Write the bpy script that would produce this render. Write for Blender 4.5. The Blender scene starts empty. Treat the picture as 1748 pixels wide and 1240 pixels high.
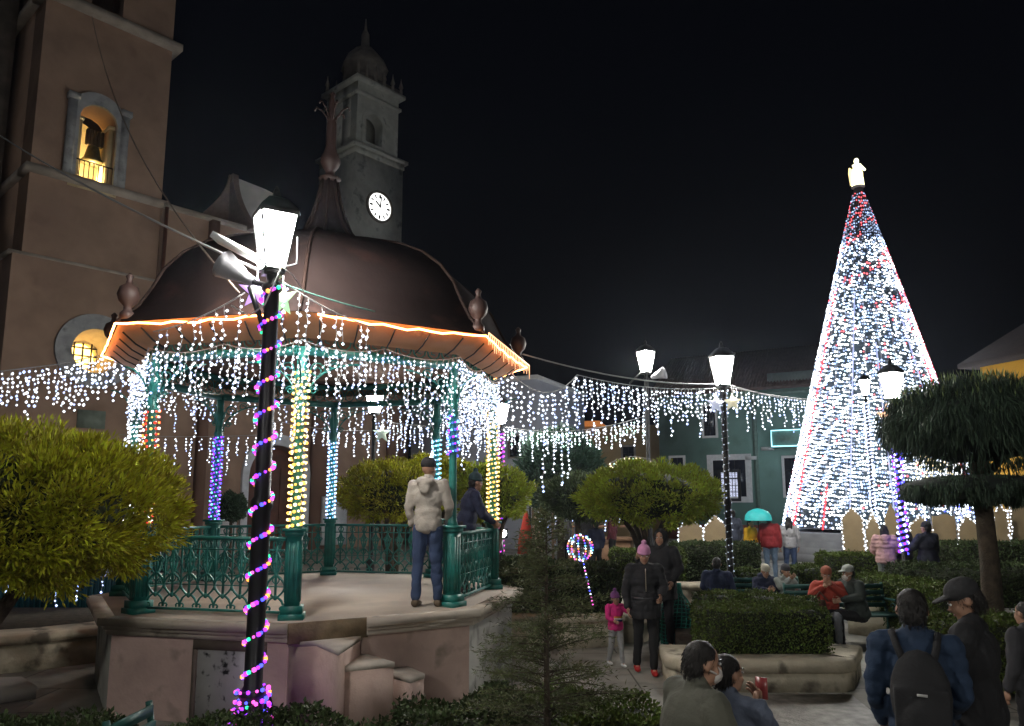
import bpy, math, random
import numpy as np
from mathutils import Vector, Matrix
R = math.radians
GLOW_HAZE = 0.00035
PI = math.pi
random.seed(7); rng = np.random.default_rng(7)
S = bpy.context.scene
COL = S.collection

# ------------------------------------------------------------ camera, sky, exposure
PITCH, F, CX, CY, CH = R(8.5), 1300.0, 874.0, 661.0, 2.3
cd = bpy.data.cameras.new('camera'); cam = bpy.data.objects.new('camera', cd); COL.objects.link(cam)
cam.location = (0, 0, CH); cam.rotation_euler = (R(90) + PITCH, 0, 0)
cd.sensor_width = 36; cd.lens = 36 * F / 1748; cd.shift_y = 41 / 1748; cd.clip_end = 1000
S.camera = cam
S.view_settings.view_transform = 'Standard'; S.view_settings.look = 'None'
S.view_settings.exposure = 1.08; S.view_settings.gamma = 1
W = bpy.data.worlds.new('World'); S.world = W; W.use_nodes = True
wn = W.node_tree; bg = wn.nodes['Background']
sky = wn.nodes.new('ShaderNodeTexSky'); sky.sky_type = 'NISHITA'; sky.sun_disc = False
sky.sun_elevation = R(-4); sky.sun_rotation = R(200); sky.altitude = 2400
wn.links.new(sky.outputs[0], bg.inputs[0]); bg.inputs[1].default_value = 0.02
bg2 = wn.nodes.new('ShaderNodeBackground'); bg2.inputs[0].default_value = (.35, .5, 1, 1); bg2.inputs[1].default_value = 0.0006
ads = wn.nodes.new('ShaderNodeAddShader'); wn.links.new(bg.outputs[0], ads.inputs[0]); wn.links.new(bg2.outputs[0], ads.inputs[1]); wn.links.new(ads.outputs[0], wn.nodes['World Output'].inputs[0])
try:
    S.cycles.sample_clamp_indirect = 3.0
    S.cycles.max_bounces = 5
except Exception: pass
sl = bpy.data.lights.new('moon_fill', 'SUN'); sl.energy = 0.03; sl.angle = R(4); sl.color = (.8, .88, 1)  # weak unseen moonlight, added from behind the camera as fill
so = bpy.data.objects.new('moon_fill', sl); COL.objects.link(so); so.rotation_euler = (R(48), 0, R(-25))

def ray(px, py):
    xc = (px - CX) / F; yc = (CY - py) / F
    return (xc, math.cos(PITCH) - yc * math.sin(PITCH), math.sin(PITCH) + yc * math.cos(PITCH))
def P(px, py, Y):
    r = ray(px, py); t = Y / r[1]; return Vector((r[0] * t, Y, CH + r[2] * t))
def G(px, py, z=0.0):
    r = ray(px, py); t = (z - CH) / r[2]; return Vector((r[0] * t, r[1] * t, z))
def X(px, Y, py=950): return P(px, py, Y).x

# ------------------------------------------------------------ materials
MATS = {}
def mat(name, c, rough=.7, metal=0., var=.15, scale=6., bump=.0, emit=None, es=0., island=0., spec=None, sample=True,
        stain=None, stain_c=(0, 0, 0), stain_lo=.5, trans=0., detail=6.):
    if name in MATS: return MATS[name]
    m = bpy.data.materials.new(name); m.use_nodes = True; n = m.node_tree; L = n.links
    b = n.nodes['Principled BSDF']; b.inputs['Roughness'].default_value = rough; b.inputs['Metallic'].default_value = metal
    if spec is not None: b.inputs['Specular IOR Level'].default_value = spec
    col = (*c, 1)
    def mixer(fac, a, bb):
        x = n.nodes.new('ShaderNodeMix'); x.data_type = 'RGBA'
        L.new(fac, x.inputs[0])
        for i, v in ((6, a), (7, bb)):
            if hasattr(v, 'is_output'): L.new(v, x.inputs[i])
            else: x.inputs[i].default_value = v
        return x.outputs[2]
    out = None
    tc = n.nodes.new('ShaderNodeTexCoord')
    if var > 0:
        nt = n.nodes.new('ShaderNodeTexNoise'); nt.inputs['Scale'].default_value = scale; nt.inputs['Detail'].default_value = detail
        L.new(tc.outputs['Object'], nt.inputs['Vector'])
        rp = n.nodes.new('ShaderNodeMapRange'); rp.inputs[1].default_value = .3; rp.inputs[2].default_value = .7
        L.new(nt.outputs[0], rp.inputs[0])
        out = mixer(rp.outputs[0], (*[v * (1 - var) for v in c], 1), (*[min(1, v * (1 + var)) for v in c], 1))
    if island > 0:
        g = n.nodes.new('ShaderNodeNewGeometry')
        hs = n.nodes.new('ShaderNodeHueSaturation')
        mr = n.nodes.new('ShaderNodeMapRange'); mr.inputs[3].default_value = 1 - island; mr.inputs[4].default_value = 1 + island
        mh = n.nodes.new('ShaderNodeMapRange'); mh.inputs[3].default_value = .5 - island * .06; mh.inputs[4].default_value = .5 + island * .06
        L.new(g.outputs['Random Per Island'], mr.inputs[0]); L.new(g.outputs['Random Per Island'], mh.inputs[0])
        L.new(mr.outputs[0], hs.inputs['Value']); L.new(mh.outputs[0], hs.inputs['Hue'])
        if out: L.new(out, hs.inputs['Color'])
        else: hs.inputs['Color'].default_value = col
        out = hs.outputs[0]
    if stain:
        st = n.nodes.new('ShaderNodeTexNoise'); st.inputs['Scale'].default_value = stain; st.inputs['Detail'].default_value = 8
        L.new(tc.outputs['Object'], st.inputs['Vector'])
        sr = n.nodes.new('ShaderNodeMapRange'); sr.inputs[1].default_value = stain_lo; sr.inputs[2].default_value = stain_lo + .12
        L.new(st.outputs[0], sr.inputs[0])
        out = mixer(sr.outputs[0], out if out else col, (*stain_c, 1))
    if out: L.new(out, b.inputs['Base Color'])
    else: b.inputs['Base Color'].default_value = col
    if bump > 0:
        bt = n.nodes.new('ShaderNodeTexNoise'); bt.inputs['Scale'].default_value = scale * 5; bt.inputs['Detail'].default_value = 8
        L.new(tc.outputs['Object'], bt.inputs['Vector'])
        bp = n.nodes.new('ShaderNodeBump'); bp.inputs['Strength'].default_value = bump; bp.inputs['Distance'].default_value = .03
        L.new(bt.outputs[0], bp.inputs['Height']); L.new(bp.outputs[0], b.inputs['Normal'])
    if emit:
        b.inputs['Emission Color'].default_value = (*emit, 1); b.inputs['Emission Strength'].default_value = es
        m.cycles.emission_sampling = 'AUTO' if sample else 'NONE'
    else: m.cycles.emission_sampling = 'NONE'
    if trans: b.inputs['Transmission Weight'].default_value = trans
    MATS[name] = m
    return m
BULB_SAMPLE = True
def bulb(name, c, es=9, sample=None):
    if sample is None: sample = BULB_SAMPLE and not name.startswith('tree_')
    return _bulb(name, c, es, sample)
def _bulb(name, c, es, sample): return mat(name, tuple(v * .5 for v in c), .4, var=0, emit=c, es=es * .42, sample=sample)

# ------------------------------------------------------------ mesh builder (world coordinates in, ONE object out)
_t = (1 + 5 ** .5) / 2
ICO_V = np.array([(-1,_t,0),(1,_t,0),(-1,-_t,0),(1,-_t,0),(0,-1,_t),(0,1,_t),(0,-1,-_t),(0,1,-_t),(_t,0,-1),(_t,0,1),(-_t,0,-1),(-_t,0,1)]) / math.hypot(1, _t)
ICO_F = np.array([(0,11,5),(0,5,1),(0,1,7),(0,7,10),(0,10,11),(1,5,9),(5,11,4),(11,10,2),(10,7,6),(7,1,8),(3,9,4),(3,4,2),(3,2,6),(3,6,8),(3,8,9),(4,9,5),(2,4,11),(6,2,10),(8,6,7),(9,8,1)])
OCT_V = np.array([(1,0,0),(-1,0,0),(0,1,0),(0,-1,0),(0,0,1),(0,0,-1)], float)
OCT_F = np.array([(0,2,4),(2,1,4),(1,3,4),(3,0,4),(2,0,5),(1,2,5),(3,1,5),(0,3,5)])
class MB:
    def __init__(s): s.V = []; s.F = []; s.M = []; s.n = 0
    def add(s, v, f, m=0):
        v = np.asarray(v, float).reshape(-1, 3)
        s.V.append(v)
        for q in f: s.F.append([int(i) + s.n for i in q]); s.M.append(m)
        s.n += len(v); return s
    def box(s, c, d, rz=0, m=0, taper=1.):
        x, y, z = d[0] / 2, d[1] / 2, d[2] / 2; v = []
        for k in (-1, 1):
            t = taper if k > 0 else 1
            for i, j in ((-1, -1), (1, -1), (1, 1), (-1, 1)):
                a, b = i * x * t, j * y * t
                v.append((c[0] + a * math.cos(rz) - b * math.sin(rz), c[1] + a * math.sin(rz) + b * math.cos(rz), c[2] + k * z))
        return s.add(v, [(3,2,1,0),(4,5,6,7),(0,1,5,4),(1,2,6,5),(2,3,7,6),(3,0,4,7)], m)
    def obox(s, o, U, Vv, N, a0, a1, b0, b1, c0, c1, m=0):      # box in an oriented frame
        o, U, Vv, N = map(Vector, (o, U, Vv, N))
        v = [o + U * a + Vv * b + N * c for c in (c0, c1) for a, b in ((a0, b0), (a1, b0), (a1, b1), (a0, b1))]
        return s.add(v, [(3,2,1,0),(4,5,6,7),(0,1,5,4),(1,2,6,5),(2,3,7,6),(3,0,4,7)], m)
    def tube(s, pts, r, k=6, m=0, cap=True):
        pts = [Vector(p) for p in pts]; n = len(pts)
        rr = r if hasattr(r, '__len__') else [r] * n
        v = []; f = []; pn = None
        for i, p in enumerate(pts):
            d = (pts[min(i + 1, n - 1)] - pts[max(i - 1, 0)])
            if d.length < 1e-9: d = Vector((0, 0, 1))
            d.normalize()
            if pn is None: pn = d.orthogonal().normalized()
            else:
                pn = pn - d * pn.dot(d)
                pn = pn.normalized() if pn.length > 1e-6 else d.orthogonal().normalized()
            b = d.cross(pn)
            for j in range(k):
                a = 2 * PI * j / k
                v.append(p + (pn * math.cos(a) + b * math.sin(a)) * rr[i])
        for i in range(n - 1):
            for j in range(k):
                f.append((i*k+j, i*k+(j+1) % k, (i+1)*k+(j+1) % k, (i+1)*k+j))
        if cap: f.append(tuple(range(k))[::-1]); f.append(tuple((n-1)*k + j for j in range(k)))
        return s.add(v, f, m)
    def lathe(s, prof, c=(0, 0, 0), k=16, rot=0., m=0, cap=True):
        v = []; f = []; n = len(prof)
        for r, z in prof:
            for j in range(k):
                a = rot + 2 * PI * j / k
                v.append((c[0] + r * math.cos(a), c[1] + r * math.sin(a), c[2] + z))
        for i in range(n - 1):
            for j in range(k): f.append((i*k+j, i*k+(j+1) % k, (i+1)*k+(j+1) % k, (i+1)*k+j))
        if cap: f.append(tuple(range(k))[::-1]); f.append(tuple((n-1)*k + j for j in range(k)))
        return s.add(v, f, m)
    def prism(s, poly, z0, z1, m=0):
        n = len(poly); v = [(p[0], p[1], z0) for p in poly] + [(p[0], p[1], z1) for p in poly]
        f = [tuple(range(n))[::-1], tuple(range(n, 2 * n))] + [(i, (i+1) % n, n + (i+1) % n, n + i) for i in range(n)]
        return s.add(v, f, m)
    def ell(s, c, r, rot=None, k=12, m=0):
        v = []; f = []; h = max(4, k // 2)
        M = rot if rot else Matrix.Identity(3); c = Vector(c)
        r = r if hasattr(r, '__len__') else (r, r, r)
        for i in range(h + 1):
            t = PI * i / h
            for j in range(k):
                a = 2 * PI * j / k
                v.append(c + M @ Vector((r[0]*math.sin(t)*math.cos(a), r[1]*math.sin(t)*math.sin(a), -r[2]*math.cos(t))))
        for i in range(h):
            for j in range(k): f.append((i*k+j, i*k+(j+1) % k, (i+1)*k+(j+1) % k, (i+1)*k+j))
        f.append(tuple(range(k))[::-1]); f.append(tuple(h*k + j for j in range(k)))
        return s.add(v, f, m)
    def cap(s, a, b, ra, rb=None, k=10, m=0):                # tapered capsule
        rb = ra if rb is None else rb; a, b = Vector(a), Vector(b); d = (b - a)
        if d.length < 1e-6: return s.ell(a, ra, k=k, m=m)
        d.normalize()
        s.tube([a - d*ra*.95, a - d*ra*.6, a, b, b + d*rb*.6, b + d*rb*.95], [ra*.3, ra*.8, ra, rb, rb*.8, rb*.3], k, m)
        return s
    def blobs(s, pts, r, m=0, oct=True):                      # many small bulbs at once
        pts = np.asarray(pts, float).reshape(-1, 3); n = len(pts)
        if not n: return s
        BV, BF = (OCT_V, OCT_F) if oct else (ICO_V, ICO_F)
        rr = np.broadcast_to(np.asarray(r, float), (n,))
        v = (pts[:, None, :] + BV[None] * rr[:, None, None]).reshape(-1, 3)
        f = (np.arange(n)[:, None, None] * len(BV) + BF[None]).reshape(-1, 3)
        s.V.append(v); s.F.extend((f + s.n).tolist()); s.M.extend([m] * len(f)); s.n += len(v); return s
    def plate(s, polys, O, U, Vv, N, th, m=0):                # flat shape with holes, given thickness along N (from the plane outwards)
        cu = bpy.data.curves.new('c', 'CURVE'); cu.dimensions = '2D'; cu.fill_mode = 'BOTH'; cu.extrude = th / 2
        for pl in polys:
            sp = cu.splines.new('POLY'); sp.points.add(len(pl) - 1); sp.use_cyclic_u = True
            for i, p in enumerate(pl): sp.points[i].co = (p[0], p[1], 0, 1)
        ob = bpy.data.objects.new('c', cu); me = bpy.data.meshes.new_from_object(ob)
        O, U, Vv, N = map(Vector, (O, U, Vv, N))
        vs = [O + U*v.co.x + Vv*v.co.y + N*(v.co.z + th/2) for v in me.vertices]
        fs = [tuple(p.vertices) for p in me.polygons]
        bpy.data.objects.remove(ob); bpy.data.curves.remove(cu); bpy.data.meshes.remove(me)
        return s.add(vs, fs, m)
    def mesh(s, name, mats, off=(0, 0, 0), smooth=False):
        me = bpy.data.meshes.new(name)
        V = np.concatenate(s.V) - np.array(off) if s.V else np.zeros((0, 3))
        nf = len(s.F); ls = np.fromiter((len(q) for q in s.F), int, nf); li = np.concatenate([np.array(q) for q in s.F]) if nf < 2000 else np.fromiter((i for q in s.F for i in q), int)
        me.vertices.add(len(V)); me.vertices.foreach_set('co', V.astype(np.float32).ravel())
        me.loops.add(len(li)); me.loops.foreach_set('vertex_index', li.astype(np.int32))
        me.polygons.add(nf); st = np.concatenate([[0], np.cumsum(ls)[:-1]])
        me.polygons.foreach_set('loop_start', st.astype(np.int32)); me.polygons.foreach_set('loop_total', ls.astype(np.int32))
        for x in (mats if isinstance(mats, (list, tuple)) else [mats]): me.materials.append(x)
        me.polygons.foreach_set('material_index', np.array(s.M, np.int32))
        if smooth: me.polygons.foreach_set('use_smooth', np.ones(nf, bool))
        me.update(calc_edges=True); me.validate(); return me
    def obj(s, name, mats, parent=None, loc=None, smooth=False):
        o = Vector(parent_loc(parent)) if parent else Vector(loc or (0, 0, 0))
        me = s.mesh(name, mats, o, smooth); ob = bpy.data.objects.new(name, me); COL.objects.link(ob)
        if parent: ob.parent = parent
        else: ob.location = o
        return ob
def parent_loc(p):
    v = Vector((0, 0, 0))
    while p: v += p.location; p = p.parent
    return v
def tag(o, label=None, cat=None, group=None, kind=None):
    if label: o['label'] = label
    if cat: o['category'] = cat
    if group: o['group'] = group
    if kind: o['kind'] = kind
    return o
def thing(name, loc, label, cat, group=None):
    o = bpy.data.objects.new(name, None); COL.objects.link(o); o.location = loc; o.empty_display_size = .2
    return tag(o, label, cat, group)
def kids(o): return [c for c in bpy.data.objects if c.parent == o]
def dup(o, loc, rz=0, label=None, parent=None, first=True):
    c = o.copy(); COL.objects.link(c)
    if first:
        c.location = loc; c.rotation_euler = (0, 0, rz)
        if label: c['label'] = label
    else: c.parent = parent
    for ch in kids(o): dup(ch, None, parent=c, first=False)
    return c
def struct(o): o['kind'] = 'structure'; return o

# ------------------------------------------------------------ ground and paths
PAVE = mat('paving', (.25, .24, .21), .75, var=.28, scale=1.4, bump=.35, stain=.9, stain_c=(.15, .145, .13), stain_lo=.52)
g = MB()
g.add([(-120, -40, 0), (120, -40, 0), (120, 160, 0), (-120, 160, 0)], [(0, 1, 2, 3)]); struct(g.obj('ground', PAVE)); n = PAVE.node_tree; bk_ = n.nodes.new('ShaderNodeTexBrick'); bk_.inputs['Scale'].default_value = 1; bk_.inputs['Brick Width'].default_value = 1.6; bk_.inputs['Row Height'].default_value = 1.1; bk_.inputs['Mortar Size'].default_value = .012; bk_.inputs['Color1'].default_value = (1, 1, 1, 1); bk_.inputs['Color2'].default_value = (.85, .85, .84, 1); bk_.inputs['Mortar'].default_value = (.3, .3, .28, 1); pb = n.nodes['Principled BSDF']; ol = pb.inputs['Base Color'].links[0].from_socket; tc_ = [x for x in n.nodes if x.type == 'TEX_COORD'][0]; n.links.new(tc_.outputs['Object'], bk_.inputs['Vector']); mx = n.nodes.new('ShaderNodeMix'); mx.data_type = 'RGBA'; mx.blend_type = 'MULTIPLY'; mx.inputs[0].default_value = 1; n.links.new(ol, mx.inputs[6]); n.links.new(bk_.outputs[0], mx.inputs[7]); n.links.new(mx.outputs[2], pb.inputs['Base Color'])
SOIL = mat('soil', (.05, .042, .03), .95, var=.4, scale=9, bump=.8)
def pad(name, pts, z, m):
    b = MB(); b.prism(pts, 0.0, z); return struct(b.obj(name, m))
cob = mat('cobbles', (.22, .21, .19), .6, var=.45, scale=7, bump=.9)
pad('cobbled_pavement', [G(1288, 1186)[:2], G(1452, 1186)[:2], (3.7, 6.6), (1.9, 6.6)], .006, cob)
pad('path', [(-16, 7.6), (-6.2, 9.6), (-5.5, 9.2), (-5.2, 7.6), (-8, 5)], .005, mat('path_concrete', (.2, .195, .18), .8, var=.2, scale=2, bump=.2))

# ------------------------------------------------------------ church
TH = R(42); U = Vector((math.sin(TH), math.cos(TH), 0)); N = Vector((math.cos(TH), -math.sin(TH), 0)); ZV = Vector((0, 0, 1))
class Wall:
    def __init__(s, O, U, N): s.O, s.U, s.N = Vector((O[0], O[1], 0)), Vector(U), Vector(N)
    def sz(s, px, py, off=0):
        r = Vector(ray(px, py)); c = Vector((0, 0, CH)); o = s.O + s.N * off
        t = (o - c).dot(s.N) / r.dot(s.N); h = c + r * t
        return (h - s.O).dot(s.U), h.z
    def pt(s, a, z, off=0): return s.O + s.U * a + ZV * z + s.N * off
def arch(s0, s1, z0, zs, pointed=0., n=14):                    # arched outline, springing at zs
    c = (s0 + s1) / 2; r = (s1 - s0) / 2; pts = [(s0, z0), (s1, z0)]
    for i in range(n + 1):
        a = PI * i / n
        pts.append((c + r * math.cos(a), zs + r * math.sin(a) * (1 + pointed)))
    return pts
def circ(c, z, r, n=28): return [(c + r * math.cos(2*PI*i/n), z + r * math.sin(2*PI*i/n)) for i in range(n)]
D0 = P(470, 850, 35.6); CW = Wall(D0, U, N)
PINK = mat('rose_plaster', (.33, .22, .16), .85, var=.2, scale=.9, bump=.3, stain=.45, stain_c=(.24, .155, .115), stain_lo=.56, detail=12.)
DKPINK = mat('dark_rose_plaster', (.2, .115, .085), .85, var=.13, scale=.55, bump=.12)
GST = mat('grey_stone', (.34, .35, .36), .8, var=.2, scale=2.5, bump=.35, stain=2, stain_c=(.2, .21, .21), stain_lo=.56)
DST = mat('dark_stone', (.19, .17, .15), .85, var=.3, scale=2, bump=.4)
TRIM = mat('pale_cornice', (.42, .36, .30), .7, var=.2, scale=2, bump=.3)
CREAM = mat('cream_plaster', (.62, .5, .3), .8, var=.1, scale=3)
BLACK = mat('black_void', (.01, .01, .012), .8, var=0)
IRON = mat('black_iron', (.02, .02, .022), .45, .6, var=.1)
BRONZE = mat('bronze', (.10, .085, .045), .5, .3, var=.3, scale=8)
def mid(w, px, py, off=0): a, z = w.sz(px, py, off); return a, z
sL, _ = CW.sz(24, 400); sR, _ = CW.sz(268, 500)
z_c1 = CW.sz(150, 318)[1]; z_c0 = CW.sz(150, 458)[1]; z_top = CW.sz(220, 52)[1]; z_end = z_top + 7
nave_end = CW.sz(700, 700)[0]
tw = thing('bell_tower', CW.pt((sL + sR) / 2, 0), 'brown plastered church bell tower with a lit bell niche and a round lit window', 'tower')
nA = CW.sz(133, 250)[0]; nB = CW.sz(199, 250)[0]; nz0 = CW.sz(165, 318)[1]; nzt = CW.sz(165, 178)[1]
nr = (nB - nA) / 2; hole = arch(nA, nB, nz0, nzt - nr)
oc, oz = CW.sz(163, 600); orr = abs(CW.sz(163, 537)[1] - oz)
ohole = circ(oc, oz, orr * .6)
b = MB()
b.plate([[(sL, 0), (sR, 0), (sR, z_c0), (sL, z_c0)], ohole], CW.pt(0, 0, -1.2), U, ZV, N, 1.2)
b.obox(CW.pt(0, 0), U, ZV, N, sL, sR, 0, z_c0, -6.5, -3.2); b.obox(CW.pt(0, 0), U, ZV, N, sL, sL + .6, 0, z_c0, -3.2, -1.2); b.obox(CW.pt(0, 0), U, ZV, N, sR - .6, sR, 0, z_c0, -3.2, -1.2)
b.obj('lower_wall', PINK, tw)
b = MB(); q = .35
b.plate([[(sL + q, z_c0), (sR, z_c0), (sR, z_end), (sL + q, z_end)], hole, [(nA + .1, z_top + .6), (nB - .1, z_top + .6), (nB - .1, z_end - .8), (nA + .1, z_end - .8)]], CW.pt(0, 0, -1.5), U, ZV, N, 1.3)
b.obox(CW.pt(0, 0), U, ZV, N, sL + q, sR, z_c0, z_end, -6.3, -5.9); b.obox(CW.pt(0, 0), U, ZV, N, sL + q, sL + q + .4, z_c0, z_end, -5.9, -1.5); b.obox(CW.pt(0, 0), U, ZV, N, sR - .4, sR, z_c0, z_end, -5.9, -1.5)
b.obj('upper_wall', PINK, tw)
b = MB()
for z, h, e in ((z_c0, .14, .12), (z_c1, .3, .2), (z_top, .32, .3)):
    b = MB(); b.obox(CW.pt(0, 0), U, ZV, N, sL + (q if z != z_c0 else 0) - e, sR + e, z, z + h, -1, -.2 + e * 1.3)
    b.obox(CW.pt(0, 0), U, ZV, N, sL + (q if z != z_c0 else 0) - e, sL + q + .02, z, z + h, -6.3 - e, -1); b.obj('cornice', TRIM, tw)
b = MB(); fw = (nB - nA) * .28                                  # stone surround of the bell niche
b.plate([arch(nA - fw, nB + fw, z_c1 + .3, nzt - nr + fw * .3), arch(nA, nB, nz0, nzt - nr)], CW.pt(0, 0, -.2), U, ZV, N, .16)
sf = b.obj('niche_surround', GST, tw)
b = MB()
for a in (nA - fw - .1, nB + fw - .32): b.obox(CW.pt(0, 0), U, ZV, N, a, a + .42, nzt - .1, nzt + .14, -.2, .12); b.obox(CW.pt(0, 0), U, ZV, N, a + .06, a + .36, z_c1 + .3, nzt - .1, -.2, .02)
b.obj('capital', GST, sf)
b = MB(); zz = nzt - nr
for a0, a1 in ((nA, nA + .2), (nB - .2, nB)): b.obox(CW.pt(0, 0), U, ZV, N, a0, a1, nz0, zz, -1.5, -.35); b.obox(CW.pt(0, 0), U, ZV, N, a0 - .04, a1 + .04, zz, zz + .14, -1.5, -.28)
b.obox(CW.pt(0, 0), U, ZV, N, nA - .2, nB + .2, nz0 - .2, nz0, -3.4, -.2); b.plate([arch(nA - .6, nB + .6, nz0, zz)], CW.pt(0, 0, -3.4), U, ZV, N, .1)
for s0, s1 in ((nA - .62, nA - .5), (nB + .5, nB + .62)): b.obox(CW.pt(0, 0), U, ZV, N, s0, s1, nz0, zz + 1.2, -3.3, -1.5)
b.obox(CW.pt(0, 0), U, ZV, N, nA - .6, nB + .6, zz + 1.7, zz + 1.8, -3.3, -1.5)
b.obj('niche_reveal', CREAM, tw)
b = MB(); _a, _z = CW.sz(157, 279, -1.0); bc = CW.pt(_a, _z, -1.0); br = nr * .60
b.lathe([(br, 0), (br * .98, .08), (br * .75, br * .5), (br * .6, br * 1.2), (br * .5, br * 1.6), (br * .12, br * 1.85)], bc, 20)
be = b.obj('bell', BRONZE, tw, smooth=True)
b = MB()
for i in range(5): b.obox(bc, U, ZV, N, -br * .7 + i * br * .32, -br * .7 + i * br * .32 + br * .22, br * 1.8, br * 3.3, -.12, .12)
b.obj('headstock', mat('dark_wood', (.045, .03, .022), .7, var=.3), be)
b = MB()
for i in range(9): a = nA + (nB - nA) * i / 8; b.tube([CW.pt(a, nz0, -.22), CW.pt(a, nz0 + 1.0, -.22)], .02, 5)
b.tube([CW.pt(nA, nz0 + 1.0, -.22), CW.pt(nB, nz0 + 1.0, -.22)], .028, 5)
b.obj('niche_railing', IRON, tw)
b = MB(); lp = CW.pt(nB - .45, nz0 + .16, -1.1); b.box(lp, (.3, .3, .16)); b.obj('floodlight', mat('warm_flood', (.5, .4, .2), .4, var=0, emit=(1, .74, .32), es=420), tw)
b = MB(); b.plate([circ(oc, oz, orr, 40), circ(oc, oz, orr * .6)], CW.pt(0, 0, 0.01), U, ZV, N, .1)
ow = b.obj('round_window', GST, tw)
b = MB(); b.plate([circ(oc, oz, orr * .62), circ(oc, oz, orr * .36, 24)], CW.pt(0, 0, -1.7), U, ZV, N, .3)
n_ = 28; ro = [CW.pt(x, z, .0) for x, z in circ(oc, oz, orr * .6, n_)]; ri = [CW.pt(x, z, -1.4) for x, z in circ(oc, oz, orr * .42, n_)]
b.add(ro + ri, [(i, (i+1) % n_, n_ + (i+1) % n_, n_ + i) for i in range(n_)]); b.obj('window_reveal', CREAM, ow)
b = MB(); b.plate([circ(oc, oz, orr * .4, 24)], CW.pt(0, 0, -1.9), U, ZV, N, .04); b.obj('glass', mat('warm_glass', (.6, .4, .1), .4, var=0, emit=(1, .62, .16), es=3.2), ow)
b = MB()
for k in (-.2, 0, .2):
    b.obox(CW.pt(oc, oz), U, ZV, N, k*orr*1.1 - .025, k*orr*1.1 + .025, -orr*.36, orr*.36, -1.45, -1.38); b.obox(CW.pt(oc, oz), U, ZV, N, -orr*.36, orr*.36, k*orr*1.1 - .025, k*orr*1.1 + .025, -1.44, -1.37)
b.obj('grille', IRON, ow)
b = MB(); lp = CW.pt(oc, oz - orr * .5, -.9); b.box(lp, (.2, .2, .08)); b.obj('uplight', mat('warm_up', (.5, .4, .2), .4, var=0, emit=(1, .7, .3), es=70), ow)
pq = CW.sz(130, 730); pr = CW.sz(180, 703); b = MB(); b.obox(CW.pt(0, 0), U, ZV, N, pq[0], pr[0], pq[1], pr[1], 0, .06); b.obj('plaque', mat('green_stone', (.2, .24, .2), .7), tw)
b = MB(); b.tube([CW.pt(sR + .12, .3, .12), CW.pt(sR + .12, z_c1, .12)], .08, 6); b.obj('drainpipe', mat('rusty_pipe', (.14, .06, .04), .6), tw)
b = MB()                                                       # darker body standing further back on the left
b.obox(CW.pt(0, 0), U, ZV, N, sL - 14, sL, 0, CW.sz(0, 190)[1] + 14, -6.4, -2.6); b.obox(CW.pt(0, 0), U, ZV, N, sL - 14, sL - .02, CW.sz(10, 470)[1], CW.sz(10, 470)[1] + .3, -2.6, -2.2)
lb = b.obj('church_wing', DST, None, CW.pt(sL - 4, 0, -3)); tag(lb, 'dark plastered church wing set back at the far left of the bell tower', 'building')

nv = thing('church_nave', CW.pt(sR + 8, 0), 'rose brown church nave wall with an arched door behind the bandstand', 'church')
zr = CW.sz(320, 366)[1]; dA = CW.sz(425, 800)[0]; dB = CW.sz(519, 800)[0]; dz = CW.sz(470, 760)[1]; dr = (dB - dA) / 2
b = MB(); b.plate([[(sR, 0), (nave_end, 0), (nave_end, zr), (sR, zr)], arch(dA, dB, -.01, dz - dr)], CW.pt(0, 0, -1.0), U, ZV, N, .9)
b.obox(CW.pt(0, 0), U, ZV, N, nave_end - .6, nave_end, 0, zr, -7, -1.0); b.obox(CW.pt(0, 0), U, ZV, N, sR, nave_end, zr - .3, zr, -7, -1.0)
b.obj('wall', PINK, nv)
b = MB(); b.obox(CW.pt(0, 0), U, ZV, N, sR, nave_end + .2, zr, zr + .22, -7, .06); b.obj('coping', TRIM, nv)
for x0, x1 in ((333, 347), (530, 566), (660, 690)): b = MB(); b.obox(CW.pt(0, 0), U, ZV, N, CW.sz(x0, 800)[0], CW.sz(x1, 800)[0], 0, zr, -.1, .25); b.obj('pilaster', DKPINK, nv)
b = MB(); b.plate([arch(dA - .32, dB + .32, 0, dz - dr + .1, .05), arch(dA, dB, -.01, dz - dr)], CW.pt(0, 0, -.09), U, ZV, N, .16)
df = b.obj('door_surround', mat('white_stone', (.6, .62, .66), .75, var=.15, scale=3), nv)
b = MB(); b.plate([arch(dA + .02, dB - .02, 0, dz - dr)], CW.pt(0, 0, -.75), U, ZV, N, .1)
for i in range(5): a = dA + (dB - dA) * (i + .5) / 5; b.obox(CW.pt(0, 0), U, ZV, N, a - .02, a + .02, .1, dz - dr + .4, -.65, -.62)
b.obj('door', mat('door_wood', (.1, .035, .02), .6, var=.3, scale=3), nv)
b = MB(); a0, z0 = CW.sz(541, 890); a1, z1 = CW.sz(583, 848); b.obox(CW.pt(0, 0), U, ZV, N, a0, a1, 0.2, z1, .3, .5); b.obj('white_panel', mat('white_paint', (.6, .62, .64), .6), nv)
for a0, a1 in ((CW.sz(360, 860)[0], dA - .5), (dB + .4, CW.sz(530, 860)[0])): b = MB(); b.obox(CW.pt(0, 0), U, ZV, N, a0, a1, 0, CW.sz(450, 868)[1], -.1, .08); b.obj('wall_base', mat('white_plinth', (.5, .5, .5), .7), nv)
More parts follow.
